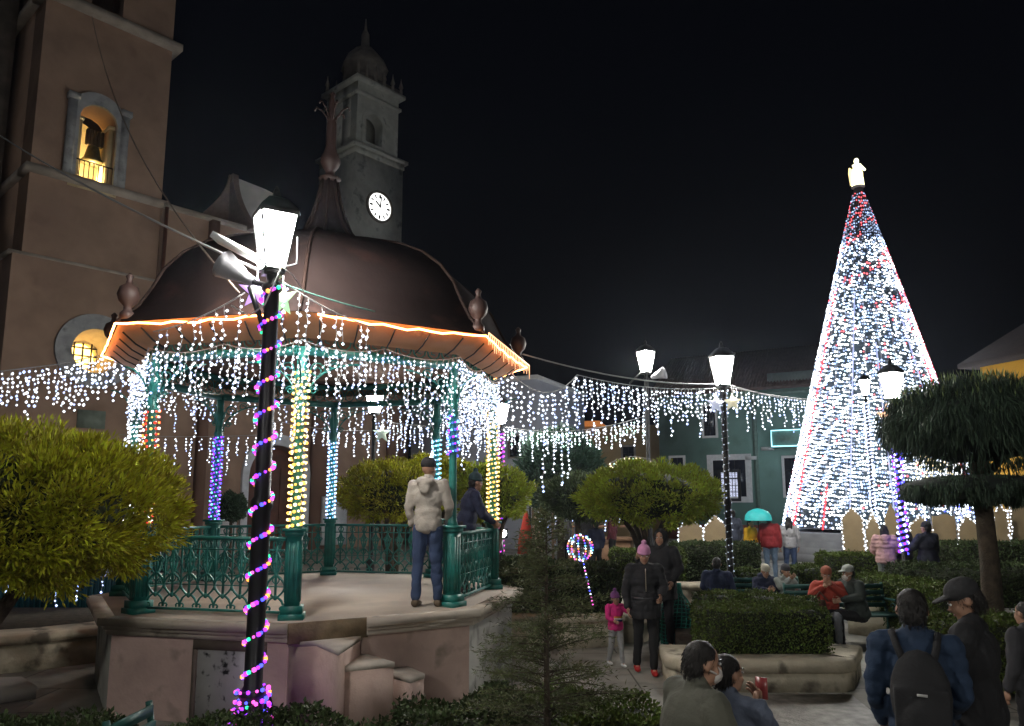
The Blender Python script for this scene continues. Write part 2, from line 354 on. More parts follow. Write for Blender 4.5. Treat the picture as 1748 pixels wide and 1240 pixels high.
# raised curved parapet on the nave roof
b = MB(); s0, zz0 = CW.sz(372, 372, -2); s1, zz1 = CW.sz(403, 305, -2); s2 = CW.sz(500, 330, -2)[0]
pf = [(0, 0)]
for i in range(9): t = i / 8; pf.append((-(1 - t) ** 1.8 * 0 + 2.3 * (1 - (1 - t) ** .5) * 1, (zz1 - zz0) * t))
b.plate([[(s1 - .1, zr), (s2, zr), (s2, zz1 - .4), (s1 + (s2 - s1) * .5, zz1 - .1), (s1 - .1, zz1)]], CW.pt(0, 0, -2.4), U, ZV, N, .5)
b.obj('parapet', mat('lit_parapet', (.44, .42, .4), .8, var=.15, scale=1.2, bump=.2), nv)  # paler colour holds the white light on the front face
b = MB(); O_ = CW.pt(s1 - .1, zr, -1.9)
prof = [(0, 0), (0, zz1 - zr)] + [(.35 + 2.2 * (t ** 1.7), (zz1 - zr) * (1 - t)) for t in [i / 8 for i in range(9)]]
b.plate([[(x, y) for x, y in prof]], O_ + U * .0, -U, ZV, N, .12); b.plate([prof], O_, -N * -1, ZV, -U, .3)
b.obj('scroll_buttress', mat('shaded_buttress', (.2, .15, .13), .8, var=.15), nv)  # darker colour stands for the unlit side of the parapet

# clock tower
CT = Wall(P(605, 400, 46), U, N); c1 = CT.sz(605, 300)[0]; c2 = CT.sz(687, 330)[0]; wT = c2 - c1
ct = thing('clock_tower', CT.pt(wT / 2, 0), 'grey stone clock tower with a lit white clock behind the bandstand roof', 'tower')
GT = mat('tower_stone', (.5, .51, .46), .85, var=.22, scale=1.2, bump=.4, stain=1.2, stain_c=(.22, .23, .21), stain_lo=.56)
zk1 = CT.sz(645, 262)[1]; zk2 = CT.sz(642, 148)[1]
bA, bB = CT.sz(625, 240)[0], CT.sz(654, 240)[0]; bz0 = CT.sz(640, 246)[1]; bz1 = CT.sz(640, 195)[1]; b_r = (bB - bA) / 2
b = MB(); b.obox(CT.pt(0, 0), U, ZV, N, c1, c2, 0, zk1, -wT, 0); b.obj('lower_stage', GT, ct)
b = MB(); b.plate([[(c1 + .2, zk1), (c2 - .35, zk1), (c2 - .35, zk2), (c1 + .2, zk2)], arch(bA, bB, bz0, bz1 - b_r)], CT.pt(0, 0, -.9), U, ZV, N, .7)
b.obox(CT.pt(0, 0), U, ZV, N, c1 + .2, c2 - .35, zk1, zk2, -wT + .3, -1.8); b.obox(CT.pt(0, 0), U, ZV, N, c1 + .2, c1 + .7, zk1, zk2, -1.8, -.9); b.obox(CT.pt(0, 0), U, ZV, N, c2 - .8, c2 - .35, zk1, zk2, -1.8, -.9)
b.obj('belfry', GT, ct)
b = MB(); b.plate([arch(bA - .25, bB + .25, bz0 - .2, bz1 - b_r + .05), arch(bA, bB, bz0, bz1 - b_r)], CT.pt(0, 0, -.2), U, ZV, N, .12); b.obj('arch_surround', GT, ct)
b = MB()
b.obox(CT.pt(0, 0), U, ZV, N, c1 - .25, c2 + .25, zk1 - .1, zk1 + .12, -wT - .2, .25); b.obox(CT.pt(0, 0), U, ZV, N, c1 - .05, c2 + .05, zk1 - .5, zk1 - .1, -wT, .08)
b.obj('cornice', GT, ct); b = MB(); b.obox(CT.pt(0, 0), U, ZV, N, c1 - .1, c2 + .0, zk2, zk2 + .25, -wT, .12); b.obj('cornice', GT, ct); b = MB(); b.obox(CT.pt(0, 0), U, ZV, N, c1 + .05, c2 - .2, zk2 - .9, zk2 - .7, -wT + .1, -.05); b.obj('string_course', GT, ct)
b = MB()
for i in range(6):
    for j in (0, 1):
        a = c1 + .1 + (wT - .35) * i / 5; b.lathe([(.14, 0), (.1, .5), (.16, .6), (.05, 1.0), (.01, 1.3)], CT.pt(a, zk2 + .25, -.1 - j * (wT - .5)), 8)
b.obox(CT.pt(0, 0), U, ZV, N, c1 + .1, c2 - .3, zk2 + .25, zk2 + .7, -.35, -.2); b.obj('balustrade', DST, ct)
b = MB(); cc = CT.pt((c1 + c2) / 2, 0, -wT / 2)
b.lathe([(1.5, zk2 + .25), (1.5, zk2 + 2.0), (1.65, zk2 + 2.1), (1.3, zk2 + 2.9), (.7, zk2 + 3.6), (.3, zk2 + 3.9), (.28, zk2 + 4.8), (.1, zk2 + 5.2), (.04, zk2 + 6.0)], cc, 8); b.obj('lantern_dome', DST, ct)
kc, kz = CT.sz(647, 354); kr = abs(CT.sz(647, 330)[1] - kz)
b = MB(); b.plate([circ(kc, kz, kr * 1.12, 32), circ(kc, kz, kr * .96, 32)], CT.pt(0, 0), U, ZV, N, .14)
ck = b.obj('clock', DST, ct)
b = MB(); b.plate([circ(kc, kz, kr * .96, 32)], CT.pt(0, 0, .02), U, ZV, N, .04); b.obj('clock_face', mat('clock_face', (.8, .8, .8), .5, var=0, emit=(1, 1, .97), es=1.1), ck)
b = MB()
for i in range(12):
    a = 2 * PI * i / 12; d = U * math.sin(a) + ZV * math.cos(a); o = CT.pt(kc, kz, .08); t = d.cross(N)
    b.obox(o, d, t, N, kr * .6, kr * .86, -.05 - .02 * (i % 3 == 0), .05 + .02 * (i % 3 == 0), 0, .02)
b.obj('numerals', BLACK, ck)
b = MB()
for a, l, w in ((R(-52), .5, .06), (R(6), .74, .045)):
    d = U * math.sin(a) + ZV * math.cos(a); b.obox(CT.pt(kc, kz, .11 + l * .03), d, d.cross(N), N, -.08, kr * l, -w, w, 0, .02)
b.lathe([(.1, 0), (.1, .01)], CT.pt(kc, kz, .12), 8)
b.obj('clock_hands', BLACK, ck)

# ------------------------------------------------------------ buildings across the square
ROOF = mat('dark_tiles', (.06, .04, .035), .85, var=.3, scale=3, bump=.6)
def facade(name, px0, px1, Y0, Y1, pytop, m, label, cat='building', depth=6, roof=None, zt=None):
    """a straight facade from pixel column px0 at depth Y0 to px1 at depth Y1"""
    a = P(px0, 855, Y0); c = P(px1, 855, Y1); u = (c - a); u.z = 0; L = u.length; u.normalize(); n = Vector((u.y, -u.x, 0))
    w = Wall(a, u, n); z = zt or w.sz((px0 + px1) / 2, pytop)[1]
    t = thing(name, w.pt(L / 2, 0), label, cat)
    return t, w, L, z
def window(t, w, px0, px1, py0, py1, frame, glass, bars=(2, 3), out=.06):
    s0, z1 = w.sz(px0, py0); s1, _ = w.sz(px1, py0); _, z0 = w.sz((px0 + px1) / 2, py1)
    _, z1 = w.sz((px0 + px1) / 2, py0); f = (s1 - s0) * .13
    b = MB(); b.plate([[(s0, z0), (s1, z0), (s1, z1), (s0, z1)], [(s0 + f, z0 + f), (s1 - f, z0 + f), (s1 - f, z1 - f), (s0 + f, z1 - f)]], w.pt(0, 0, .0), w.U, ZV, w.N, out + .04)
    wo = b.obj('window', frame, t)
    b = MB(); b.obox(w.pt(0, 0), w.U, ZV, w.N, s0 + f, s1 - f, z0 + f, z1 - f, .0, .02); b.obj('pane', glass, wo)
    b = MB()
    for i in range(1, bars[0]): a = s0 + f + (s1 - s0 - 2*f) * i / bars[0]; b.obox(w.pt(0, 0), w.U, ZV, w.N, a - .02, a + .02, z0 + f, z1 - f, .03, .06)
    for i in range(1, bars[1]): a = z0 + f + (z1 - z0 - 2*f) * i / bars[1]; b.obox(w.pt(0, 0), w.U, ZV, w.N, s0 + f, s1 - f, a - .02, a + .02, .028, .058)
    b.obj('glazing_bars', IRON, wo)
def vol(t, w, L, z, m, depth, nm='wall', s0=0, z0=0): b = MB(); b.obox(w.pt(0, 0), w.U, ZV, w.N, s0, L, z0, z, -depth, 0); return b.obj(nm, m, t)
DG = mat('dark_glass', (.02, .022, .03), .15, var=0); LG = mat('lit_glass', (.5, .5, .6), .4, var=0, emit=(.7, .75, 1), es=.5, sample=False)
WHT = mat('white_frame', (.5, .5, .5), .7, var=.1); WARM = mat('warm_window', (.6, .5, .3), .4, var=0, emit=(1, .78, .4), es=1.6, sample=False)
t, w, L, z = facade('white_building', 700, 917, 40, 37, 655, None, 'pale grey blue building with a dark window beyond the bandstand')
vol(t, w, L, z, mat('pale_blue_plaster', (.34, .36, .42), .85, var=.12, scale=.6), 7); b = MB(); b.obox(w.pt(0, 0), w.U, ZV, w.N, -.1, L + .1, z, z + .2, -7, .12); b.obj('coping', WHT, t)
window(t, w, 868, 890, 742, 783, DST, DG)
t, w, L, z = facade('brown_building', 917, 1132, 52, 50, 728, None, 'low brown building with an orange lit cornice between the white and green buildings')
vol(t, w, L, z, mat('ochre_plaster', (.32, .23, .12), .85, var=.15, scale=.6), 7)
b = MB(); b.obox(w.pt(0, 0), w.U, ZV, w.N, 0, L * .52, z, z + .35, -7, .3); b.obj('cornice', mat('orange_lit_cornice', (.5, .2, .07), .7, var=.1, emit=(1, .32, .06), es=.16, sample=False), t)  # orange light on the cornice put into its colour and a glow
window(t, w, 950, 975, 760, 800, DST, WARM); window(t, w, 1060, 1085, 760, 800, DST, DG)
t, w, L, z = facade('green_building', 1128, 1420, 48, 43, 664, None, 'two storey green building with white framed windows and a dark tiled roof')
GRN = mat('green_plaster', (.13, .23, .20), .85, var=.15, scale=.5, stain=.6, stain_c=(.1, .18, .15), stain_lo=.55)
vol(t, w, L, z, GRN, 8, z0=.9); vol(t, w, L, .9, mat('red_plinth', (.16, .05, .035), .8), 7.9, 'plinth')
b = MB(); k = w.sz(1292, 800)[0]; b.obox(w.pt(0, 0), w.U, ZV, w.N, k - .12, k + .12, .9, z - .2, 0, .1)
b.obox(w.pt(0, 0), w.U, ZV, w.N, 0, L, z - .45, z - .3, 0, .12); b.obj('pilaster', mat('green_trim', (.11, .17, .14), .8), t)
b = MB(); zr_ = z + 3.0; e = [w.pt(-.3, z, .5), w.pt(L + .3, z, .5), w.pt(L + .3, zr_, -4), w.pt(-.3, zr_, -4), w.pt(-.3, z - .15, .5), w.pt(L + .3, z - .15, .5), w.pt(L + .3, z, -8.4), w.pt(-.3, z, -8.4)]
b.add(e, [(0, 1, 2, 3), (4, 5, 1, 0), (3, 2, 6, 7), (4, 0, 3, 7), (1, 5, 6, 2), (5, 4, 7, 6)])
for i in range(60):
    a = -.3 + (L + .6) * i / 59; b.tube([w.pt(a, z + .03, .5), w.pt(a, zr_ + .03, -4)], .05, 4)
b.obj('roof', ROOF, t)
b = MB(); b.obox(w.pt(0, 0), w.U, ZV, w.N, w.sz(1310, 650)[0], L - .2, z + .1, z + .8, -1.6, .1); b.obj('dormer', mat('dormer_slate', (.09, .11, .1), .7), t)
window(t, w, 1197, 1224, 690, 748, WHT, DG); window(t, w, 1207, 1282, 776, 858, WHT, DG, (3, 2)); window(t, w, 1226, 1264, 802, 856, IRON, LG, (3, 4), .1)
window(t, w, 1334, 1368, 778, 850, WHT, DG); window(t, w, 1142, 1170, 778, 852, WHT, DG)
# lit balcony frame
s0, z1 = w.sz(1320, 737); s1, z0 = w.sz(1372, 762); b = MB()
b.obox(w.pt(0, 0), w.U, ZV, w.N, s0, s1, z0 - .1, z1, 0, .6); bl = b.obj('balcony', mat('green_trim', (.11, .17, .14)), t)
b = MB(); b.tube([w.pt(s0, z0, .64), w.pt(s1, z0, .64), w.pt(s1, z1, .64), w.pt(s0, z1, .64), w.pt(s0, z0, .64)], .035, 5)
tag(b.obj('rope_light', bulb('cyan_rope', (.35, .85, 1), 3.0), None, w.pt(s0, z0, .64)), 'pale cyan rope light outlining the balcony of the green building', 'rope light')
for i, (pa, pb, py) in enumerate(((1274, 1292, 782), (1300, 1322, 766))):
    b = MB(); a0 = w.sz(pa, py)[0]; a1, zz = w.sz(pb, py); b.obox(w.pt(0, 0), w.U, ZV, w.N, a0, a1, zz - .1, zz + .1, .1, .14)
    tag(b.obj('wall_sign', WHT, None, w.pt(a0, zz, .1)), ('small white street plate on the green building beside its large window', 'small white street plate on the green building under the lit balcony')[i], 'sign')
# yellow house at far right, warm arcade behind the big topiary
t, w, L, z = facade('yellow_house', 1694, 1880, 30, 26, 598, None, 'bright yellow house with a sloping brown tiled roof at the right edge')
vol(t, w, L, z, mat('yellow_plaster', (.62, .33, .03), .8, var=.1, scale=1), 7)
b = MB(); e = [w.pt(-.5, z, .6), w.pt(L + .5, z, .6), w.pt(L + .5, z + 2.6, -3), w.pt(1.6, z + 2.6, -3), w.pt(-.5, z - .18, .6), w.pt(L + .5, z - .18, .6), w.pt(L + .5, z, -7), w.pt(-.5, z, -7)]
b.add(e, [(0, 1, 2, 3), (4, 5, 1, 0), (3, 2, 6, 7), (0, 3, 7, 4), (1, 5, 6, 2), (5, 4, 7, 6)]); b.obj('roof', mat('brown_tiles', (.02, .012, .009), .8, var=.3, scale=4, bump=.6), t)
t, w, L, z = facade('arcade_building', 1545, 1760, 46, 44, 765, None, 'warmly lit arcade building seen between the tiers of the large right topiary')
vol(t, w, L, z, mat('arcade_plaster', (.4, .34, .24), .8), 6)
for i in range(6): x = 1566 + i * 34; window(t, w, x, x + 22, 776, 822, WHT, WARM, (2, 2))

# ------------------------------------------------------------ lantern lamps
LAMP_L = 140
POLE = mat('black_pole', (.018, .018, .02), .4, .3, var=.2, scale=10)
GLOW = mat('lantern_glass', (.8, .8, .8), .4, var=0, emit=(1, .97, .9), es=LAMP_L)
def lamp_parts(t, H, rp=.06, sc=1.0, ped=1.0):
    o = parent_loc(t); b = MB()
    b.lathe([(.2, 0), (.2, .06), (.15, .1), (.14, .42 * ped), (.17, .46 * ped), (.17, .52 * ped), (.11, .58 * ped), (.1, .78 * ped), (.12, .8 * ped), (.12, .85 * ped), (rp, .95 * ped), (rp, 2.2), (rp * 1.25, 2.24), (rp * 1.25, 2.3), (rp * .92, 2.34), (rp * .85, H - .85), (rp * 1.2, H - .82), (rp * 1.2, H - .78), (rp * .6, H - .74), (.07, H - .64)], o, 14)
    b.obj('pole', POLE, t, smooth=False)
    b = MB(); h0, h1 = H - .62, H - .06; r0, r1 = .125 * sc, .235 * sc
    for i in range(4):
        a = PI / 4 + PI / 2 * i; d = Vector((math.cos(a), math.sin(a), 0)); d2 = Vector((math.cos(a + PI/2), math.sin(a + PI/2), 0))
        b.tube([o + d * (r0 + .012) + ZV * h0, o + d * (r1 + .014) + ZV * h1], .013, 4)
        b.tube([o + d * (r1 + .02) + ZV * h1, o + d2 * (r1 + .02) + ZV * h1], .016, 4); b.tube([o + d * (r0 + .01) + ZV * h0, o + d2 * (r0 + .01) + ZV * h0], .014, 4)
    b.lathe([(r0 * 1.05, h0 - .05), (r0 * 1.05, h0)], o, 4, PI / 4)
    b.lathe([(r1 * 1.16, h1 + .0), (r1 * 1.1, h1 + .05), (r1 * .55, h1 + .17), (.05, h1 + .2), (.035, h1 + .27), (.01, h1 + .32)], o, 4, PI / 4)
    lf = b.obj('lantern_frame', POLE, t)
    b = MB(); b.lathe([(r0, h0), (r1, h1 - .002)], o, 4, PI / 4); b.obj('glass', GLOW, lf)
lamps = [
 (468, 7.3, 5.18, 'nearest black lantern post wrapped in purple and green lights, before the bandstand', 0),
 (1233, 14.7, 5.15, 'black lantern post standing right of the flat topped topiary, before the green building', 0),
 (1521, 16.3, 5.1, 'black lantern post wrapped in blue lights standing in front of the giant light tree', 0),
 (1103, 20, 6.3, 'tall thin lantern post with a loudspeaker rising behind the flat topped topiary', 0),
 (641, 19, 5.1, 'lantern post seen through the bandstand between the blue and green columns', .1),
 (855, 21.7, 5.1, 'lantern post wrapped in purple lights behind the right gold column of the bandstand', 0),
 (1475, 28, 6.8, 'small far lantern post shining in front of the middle of the light tree', 0)]
LT = []
for i, (px, Y, H, lab, rz) in enumerate(lamps):
    x = P(px, 640 if i else 420, Y).x
    t = thing('street_lamp', (x, Y, 0), lab, 'street lamp', 'lantern posts around the square'); LT.append((x, Y, H))
    lamp_parts(t, H, rp=(.085 if i == 0 else .06), ped=(.66 if i == 0 else 1))
    t.rotation_euler.z = (.55 if i == 0 else .2 * i)
for i, (x, y) in enumerate(((-4.6, -1.8), (4.2, -3.4))):  # unseen lantern posts added behind the camera to light the foreground
    t = thing('street_lamp', (x, y, 0), ('added lantern post unseen behind the viewer on the left', 'added lantern post unseen behind the viewer on the right')[i], 'street lamp', 'lantern posts around the square'); lamp_parts(t, 5.15)

# loudspeaker and flood lamp on the near post
px_, Y_ = LT[0][0], LT[0][1]
t = thing('horn_speaker', (px_ - .1, Y_, 4.45), 'grey horn loudspeaker clamped to the nearest lantern post', 'loudspeaker')
GRY = mat('grey_plastic', (.22, .22, .24), .5, var=.1)
e = P(383, 452, 7.3) ; f = P(432, 482, 7.3)
b = MB(); ax = (e - f).normalized(); o = f
b.tube([o, o + ax * .1, o + ax * .14, o + ax * .3, o + ax * .36], [.05, .06, .08, .13, .15], 16); b.tube([o + ax * .36, o + ax * .37, o + ax * .3], [.15, .14, .1], 16); b.obj('horn', GRY, t, smooth=False)
b = MB(); b.tube([f, Vector((px_, Y_, f.z - .05))], .03, 6); b.tube([P(426, 490, 7.25), P(450, 560, 7.25)], .03, 6); b.obj('bracket', POLE, t)
t = thing('flood_lamp', P(440, 440, 7.3), 'slim white topped flood lamp beside the lantern of the nearest post', 'flood lamp')
a = P(368, 405, 7.35); c = P(441, 443, 7.25); d = (c - a).normalized(); n = Vector((0, -1, 0)); v = d.cross(n).normalized() * -1
b = MB(); b.obox(a, d, v, n, 0, (c - a).length, -.035, .03, -.11, .11); b.obj('housing', mat('white_housing', (.75, .75, .75), .5, var=.05), t)
b = MB(); b.tube([c, Vector((px_, Y_, c.z + .02))], .02, 5); b.obj('arm', POLE, t)
# loudspeaker on far post
t = thing('horn_speaker', (LT[3][0] - .05, 20, 5.3), 'small horn loudspeaker on the tall post behind the flat topped topiary', 'loudspeaker')
b = MB(); a = P(1112, 645, 19.9); b.tube([a, a + Vector((.15, -.1, .05)), a + Vector((.32, -.2, .1))], [.05, .1, .17], 12); b.obj('horn', GRY, t)
b = MB(); b.tube([P(1103, 628, 20), P(1075, 655, 20)], .03, 5); b.obj('bracket', POLE, t)

# ------------------------------------------------------------ bandstand
BC = Vector((-2.75, 10.9, 0)); FZ = 1.05
def bang(k): return R(9 + 45 * k)
def bp(k, r, z=0.): a = bang(k); return Vector((BC.x + r * math.cos(a), BC.y + r * math.sin(a), z))
def octo(r): return [bp(k, r)[:2] for k in range(8)]
TEAL = mat('teal_paint', (.015, .17, .145), .42, var=.3, scale=9, bump=.1, spec=.6)
SLAB = mat('worn_cement', (.46, .41, .34), .75, var=.22, scale=2.2, bump=.25, stain=3, stain_c=(.15, .13, .11), stain_lo=.58)
BPINK = mat('pink_wall_paint', (.50, .37, .32), .8, var=.16, scale=2.5, bump=.25, stain=2.6, stain_c=(.3, .24, .19), stain_lo=.6, detail=10.)
BGREY = mat('grey_wall_paint', (.5, .5, .47), .8, var=.15, scale=2, bump=.15, stain=2.5, stain_c=(.22, .22, .2), stain_lo=.56)
bs = thing('bandstand', BC, 'octagonal bandstand with a dark red domed roof, teal iron columns and hanging white lights', 'bandstand')
b = MB(); po = octo(2.78)
for k in range(8):
    a, c = Vector((*po[k], 0)), Vector((*po[(k+1) % 8], 0)); m = 1 if k in (7, 4, 0) else 0
    b.add([a, c, c + ZV * .93, a + ZV * .93], [(0, 1, 2, 3)], m)
b.obj('platform_wall', [BPINK, BGREY], bs)
b = MB(); b.prism(octo(2.76), .95, FZ); b.obj('platform_floor', mat('floor_cement', (.58, .51, .43), .7, var=.12, scale=1.5, bump=.1, stain=1.1, stain_c=(.48, .42, .36), stain_lo=.5), bs)
b = MB()
gapd = (bp(7, 2.9) - bp(6, 2.9)).normalized()
for k in range(8):
    for (r, z0, z1) in ((2.84, .86, .915), (2.88, .915, .965), (2.95, .965, FZ - .004)):
        a, c = bp(k, r), bp(k + 1, r); ai, ci = bp(k, 2.70), bp(k + 1, 2.70)
        if k == 6: a = a + gapd * .86; ai = ai + gapd * .86
        b.add([(*p_[:2], z) for z in (z0, z1) for p_ in (a, c, ci, ai)], [(0, 1, 5, 4), (1, 2, 6, 5), (2, 3, 7, 6), (3, 0, 4, 7), (4, 5, 6, 7), (3, 2, 1, 0)])
b.obj('cornice', SLAB, bs)
b = MB(); a = bp(6, 2.80); c = a + gapd * .86; nn = Vector((gapd.y, -gapd.x, 0))
b.obox((a.x, a.y, 0), gapd, ZV, nn, 0, .86, .84, FZ - .008, -.12, .035); b.obj('stair_riser', mat('brown_riser', (.2, .15, .09), .8, var=.35, scale=6, bump=.3), bs)
# wedge shaped steps turning down along the wall
def stp(pts, z, h, z0=0.0):
    b.prism([p[:2] for p in pts], z0, z - .05, 0); cx = sum(p[0] for p in pts) / len(pts); cy = sum(p[1] for p in pts) / len(pts)
    b.prism([(cx + (p[0] - cx) * 1.03, cy + (p[1] - cy) * 1.03) for p in pts], z - .05, z, 1)
b = MB()
w0 = bp(6, 2.8) + gapd * .02; w1 = bp(6, 2.8) + gapd * .80
stp([G(541, 1095, .86), G(577, 1110, .86), w1, w0], .86, .2)
stp([G(577, 1112, .66), G(590, 1138, .66), G(672, 1130, .66), w1 + gapd * .06, w1 - gapd * .1], .66, .2)
stp([G(672, 1150, .48), G(700, 1158, .48), G(724, 1150, .48), w1 + gapd * .55, w1 + gapd * .0], .48, .2)
b.obj('steps', [BPINK, mat('pale_tread', (.5, .46, .4), .75, var=.15, scale=5, bump=.2)], bs)
# peeling hatch in the front face A-B
fa, fb = bp(5, 2.78), bp(6, 2.78); fu = (fb - fa).normalized(); fn = Vector((fu.y, -fu.x, 0)); FW = Wall(fa, fu, fn)
s0 = FW.sz(338, 1130)[0]; s1 = FW.sz(500, 1130)[0]; zt_ = FW.sz(400, 1094)[1]
b = MB(); b.obox(FW.pt(0, 0), fu, ZV, fn, s0, s1 - .35, .0, zt_ - .1, .002, .012); b.obj('peeling_panel', mat('peeling_white', (.5, .5, .5), .7, var=.1, stain=11, stain_c=(.012, .012, .015), stain_lo=.56), bs)
b = MB(); fl = [(s1 - .36, 0)]
for i in range(15):
    fl.append((s1 - .36 + .5 * i / 14 + random.uniform(-.02, .02), (.42 - .026 * i) + random.uniform(-.07, .06) * (i % 2 * 2 - 1)))
fl.append((s1 + .15, 0)); b.plate([fl], FW.pt(0, 0, .002), fu, ZV, fn, .012); b.obj('black_peeled_patch', mat('black_patch', (.012, .012, .02), .6), bs)
b = MB(); b.obox(FW.pt(0, 0), fu, ZV, fn, s0 - .05, s1 - .3, zt_ - .1, zt_, .0, .03); b.obox(FW.pt(0, 0), fu, ZV, fn, s0 - .05, s0, 0, zt_ - .1, 0, .03); b.obj('panel_frame', mat('brown_grey_frame', (.14, .11, .09), .8), bs)

# posts and columns
RC = 2.5; CZ = 4.0; RH = .88
def one_column(k):
    p = bp(k, RC, FZ); b = MB()
    b.box(p + ZV * .03, (.26, .26, .06), bang(k)); b.box(p + ZV * .1, (.22, .22, .08), bang(k)); b.box(p + ZV * (RH / 2 + .04), (.15, .15, RH - .1), bang(k))
    for f_ in range(4):
        a = bang(k) + f_ * PI / 2; d = Vector((math.cos(a), math.sin(a), 0)); e_ = Vector((-d.y, d.x, 0))
        for q in (-.045, 0, .045): b.obox(p, e_, ZV, d, q - .012, q + .012, .18, RH - .06, .074, .084)
    b.box(p + ZV * (RH + .02), (.19, .19, .05), bang(k)); b.box(p + ZV * (RH + .06), (.24, .24, .03), bang(k))
    po_ = b.obj('post', TEAL, bs)
    b = MB(); b.lathe([(.075, RH + .07), (.06, RH + .12), (.05, RH + .2), (.047, 2.25), (.06, 2.28), (.075, 2.33), (.06, 2.37), (.055, 2.5), (.085, 2.6), (.095, 2.66), (.06, 2.7), (.06, CZ - FZ)], p, 10)
    b.obj('column', TEAL, bs)
    b = MB()                                                    # scroll brackets to both neighbours
    for s in (-1, 1):
        d = (bp(k + s, RC) - bp(k, RC)).normalized(); o = p + ZV * (2.35)
        b.tube([o + d * (.06 + .62 * (1 - math.cos(t))) + ZV * (.47 * math.sin(t)) for t in [PI / 2 * i / 8 for i in range(9)]], .013, 4)
        for cx_, cz_, r_ in ((.17, .36, .1), (.36, .44, .07), (.14, .13, .05)):
            b.tube([o + d * (cx_ + r_ * (1 - i / 22) * math.cos(i * .55)) + ZV * (cz_ + r_ * (1 - i / 22) * math.sin(i * .55)) for i in range(18)], .01, 4)
    for s in (-1, 1):
        d = Vector((math.cos(bang(k)), math.sin(bang(k)), 0)) * s; o = p + ZV * 2.35
        b.tube([o + d * (.05 + .3 * (1 - math.cos(t))) + ZV * (.42 * math.sin(t)) for t in [PI / 2 * i / 6 for i in range(7)]], .012, 4)
    b.obj('bracket', TEAL, bs)
for k in range(8): one_column(k)
b = MB()
for k in range(8):
    for r, z0, z1, dr_ in ((RC, 3.93, 4.02, .05), (RC, 4.24, 4.31, .06)):
        a, c = bp(k, r + dr_), bp(k + 1, r + dr_); ai, ci = bp(k, r - dr_), bp(k + 1, r - dr_)
        b.add([(*p_[:2], z) for z in (z0, z1) for p_ in (a, c, ci, ai)], [(0, 1, 5, 4), (1, 2, 6, 5), (2, 3, 7, 6), (3, 0, 4, 7), (4, 5, 6, 7), (3, 2, 1, 0)])
b.obj('ring_beam', TEAL, bs)
b = MB()                                                       # frieze of rings and scrolls between the two beams
for k in range(8):
    a, c = bp(k, RC, 4.13), bp(k + 1, RC, 4.13); d = (c - a).normalized(); L = (c - a).length
    for i in range(10):
        o = a + d * (L * (i + .5) / 10); b.tube([o + d * (.085 * math.cos(t)) + ZV * (.1 * math.sin(t)) for t in [2 * PI * j / 10 for j in range(11)]], .01, 4)
        b.tube([o + d * (.04 * math.cos(t * 1.3)) + ZV * (.05 * math.sin(t * 1.3)) for t in range(5)], .008, 4)
b.obj('frieze', TEAL, bs)
# roof: octagonal bell
RM = mat('dark_red_roof', (.016, .011, .0105), .75, var=.2, scale=1.3, bump=.2, spec=.03, stain=2.2, stain_c=(.03, .017, .015), stain_lo=.55); ORG = mat('orange_soffit', (.5, .23, .10), .7, var=.15, scale=3)
RP = [(2.98, 4.32), (2.9, 4.40), (2.74, 4.56), (2.6, 4.8), (2.46, 5.08), (2.24, 5.34), (1.92, 5.58), (1.52, 5.77), (1.12, 5.9), (.8, 6.0), (.5, 6.08), (.34, 6.26), (.23, 6.52), (.155, 6.8), (.11, 7.06)]
b = MB(); b.lathe(RP, (BC.x, BC.y, 0), 8, bang(0), cap=False); rf = b.obj('roof', RM, bs)
b = MB()
for k in range(8): b.tube([bp(k, r + .01, z + .005) for r, z in RP], .022, 5)
b.obj('roof_rib', mat('dark_red_rib', (.02, .012, .01), .7, spec=.1), rf)
b = MB(); b.lathe([(2.965, 4.318), (2.78, 4.2), (2.53, 4.12)], (BC.x, BC.y, 0), 8, bang(0), cap=False); b.obj('soffit', ORG, rf)
b = MB(); b.prism(octo(2.5), 4.33, 4.37); b.obj('ceiling', mat('brown_ceiling', (.25, .13, .08), .7, var=.2), rf)
b = MB()
for k in range(8):
    for i in range(5):
        b = MB(); t_ = (i + .5) / 5; a = bp(k, 2.9).lerp(bp(k + 1, 2.9), t_); c = bp(k, 2.57).lerp(bp(k + 1, 2.57), t_)
        b.tube([(a.x, a.y, 4.26), ((a.x + c.x) / 2, (a.y + c.y) / 2, 4.14), (c.x, c.y, 4.07)], .01, 4); b.obj('eave_bracket', IRON, rf)
FIN = mat('red_brown_metal', (.035, .017, .014), .6, .0, var=.2)
b = MB(); b.lathe([(.12, 7.04), (.17, 7.1), (.07, 7.16), (.07, 7.22), (.13, 7.3), (.155, 7.38), (.13, 7.46), (.1, 7.52), (.08, 7.6), (.075, 7.98), (.05, 8.1), (.06, 8.3), (.03, 8.42), (.05, 8.46), (.01, 8.52)], (BC.x, BC.y, 0), 14)
for i in range(6):
    a = i * PI / 3; d = Vector((math.cos(a), math.sin(a), 0)); o = Vector((BC.x, BC.y, 7.98))
    b.tube([o + d * x + ZV * z for x, z in ((.04, 0), (.08, .12), (.15, .22), (.24, .28), (.27, .22))], .016, 4)
b.obj('finial', FIN, bs, smooth=False)
for k in (0, 1, 2, 3, 4, 5, 7):
    b = MB(); p = bp(k, 2.88, 4.38); b.lathe([(.08, -.02), (.08, .06), (.045, .1), (.045, .14), (.1, .2), (.125, .28), (.1, .37), (.04, .41), (.03, .46), (.045, .5), (.01, .54)], p, 12); b.obj('corner_ball', FIN, bs, smooth=True)
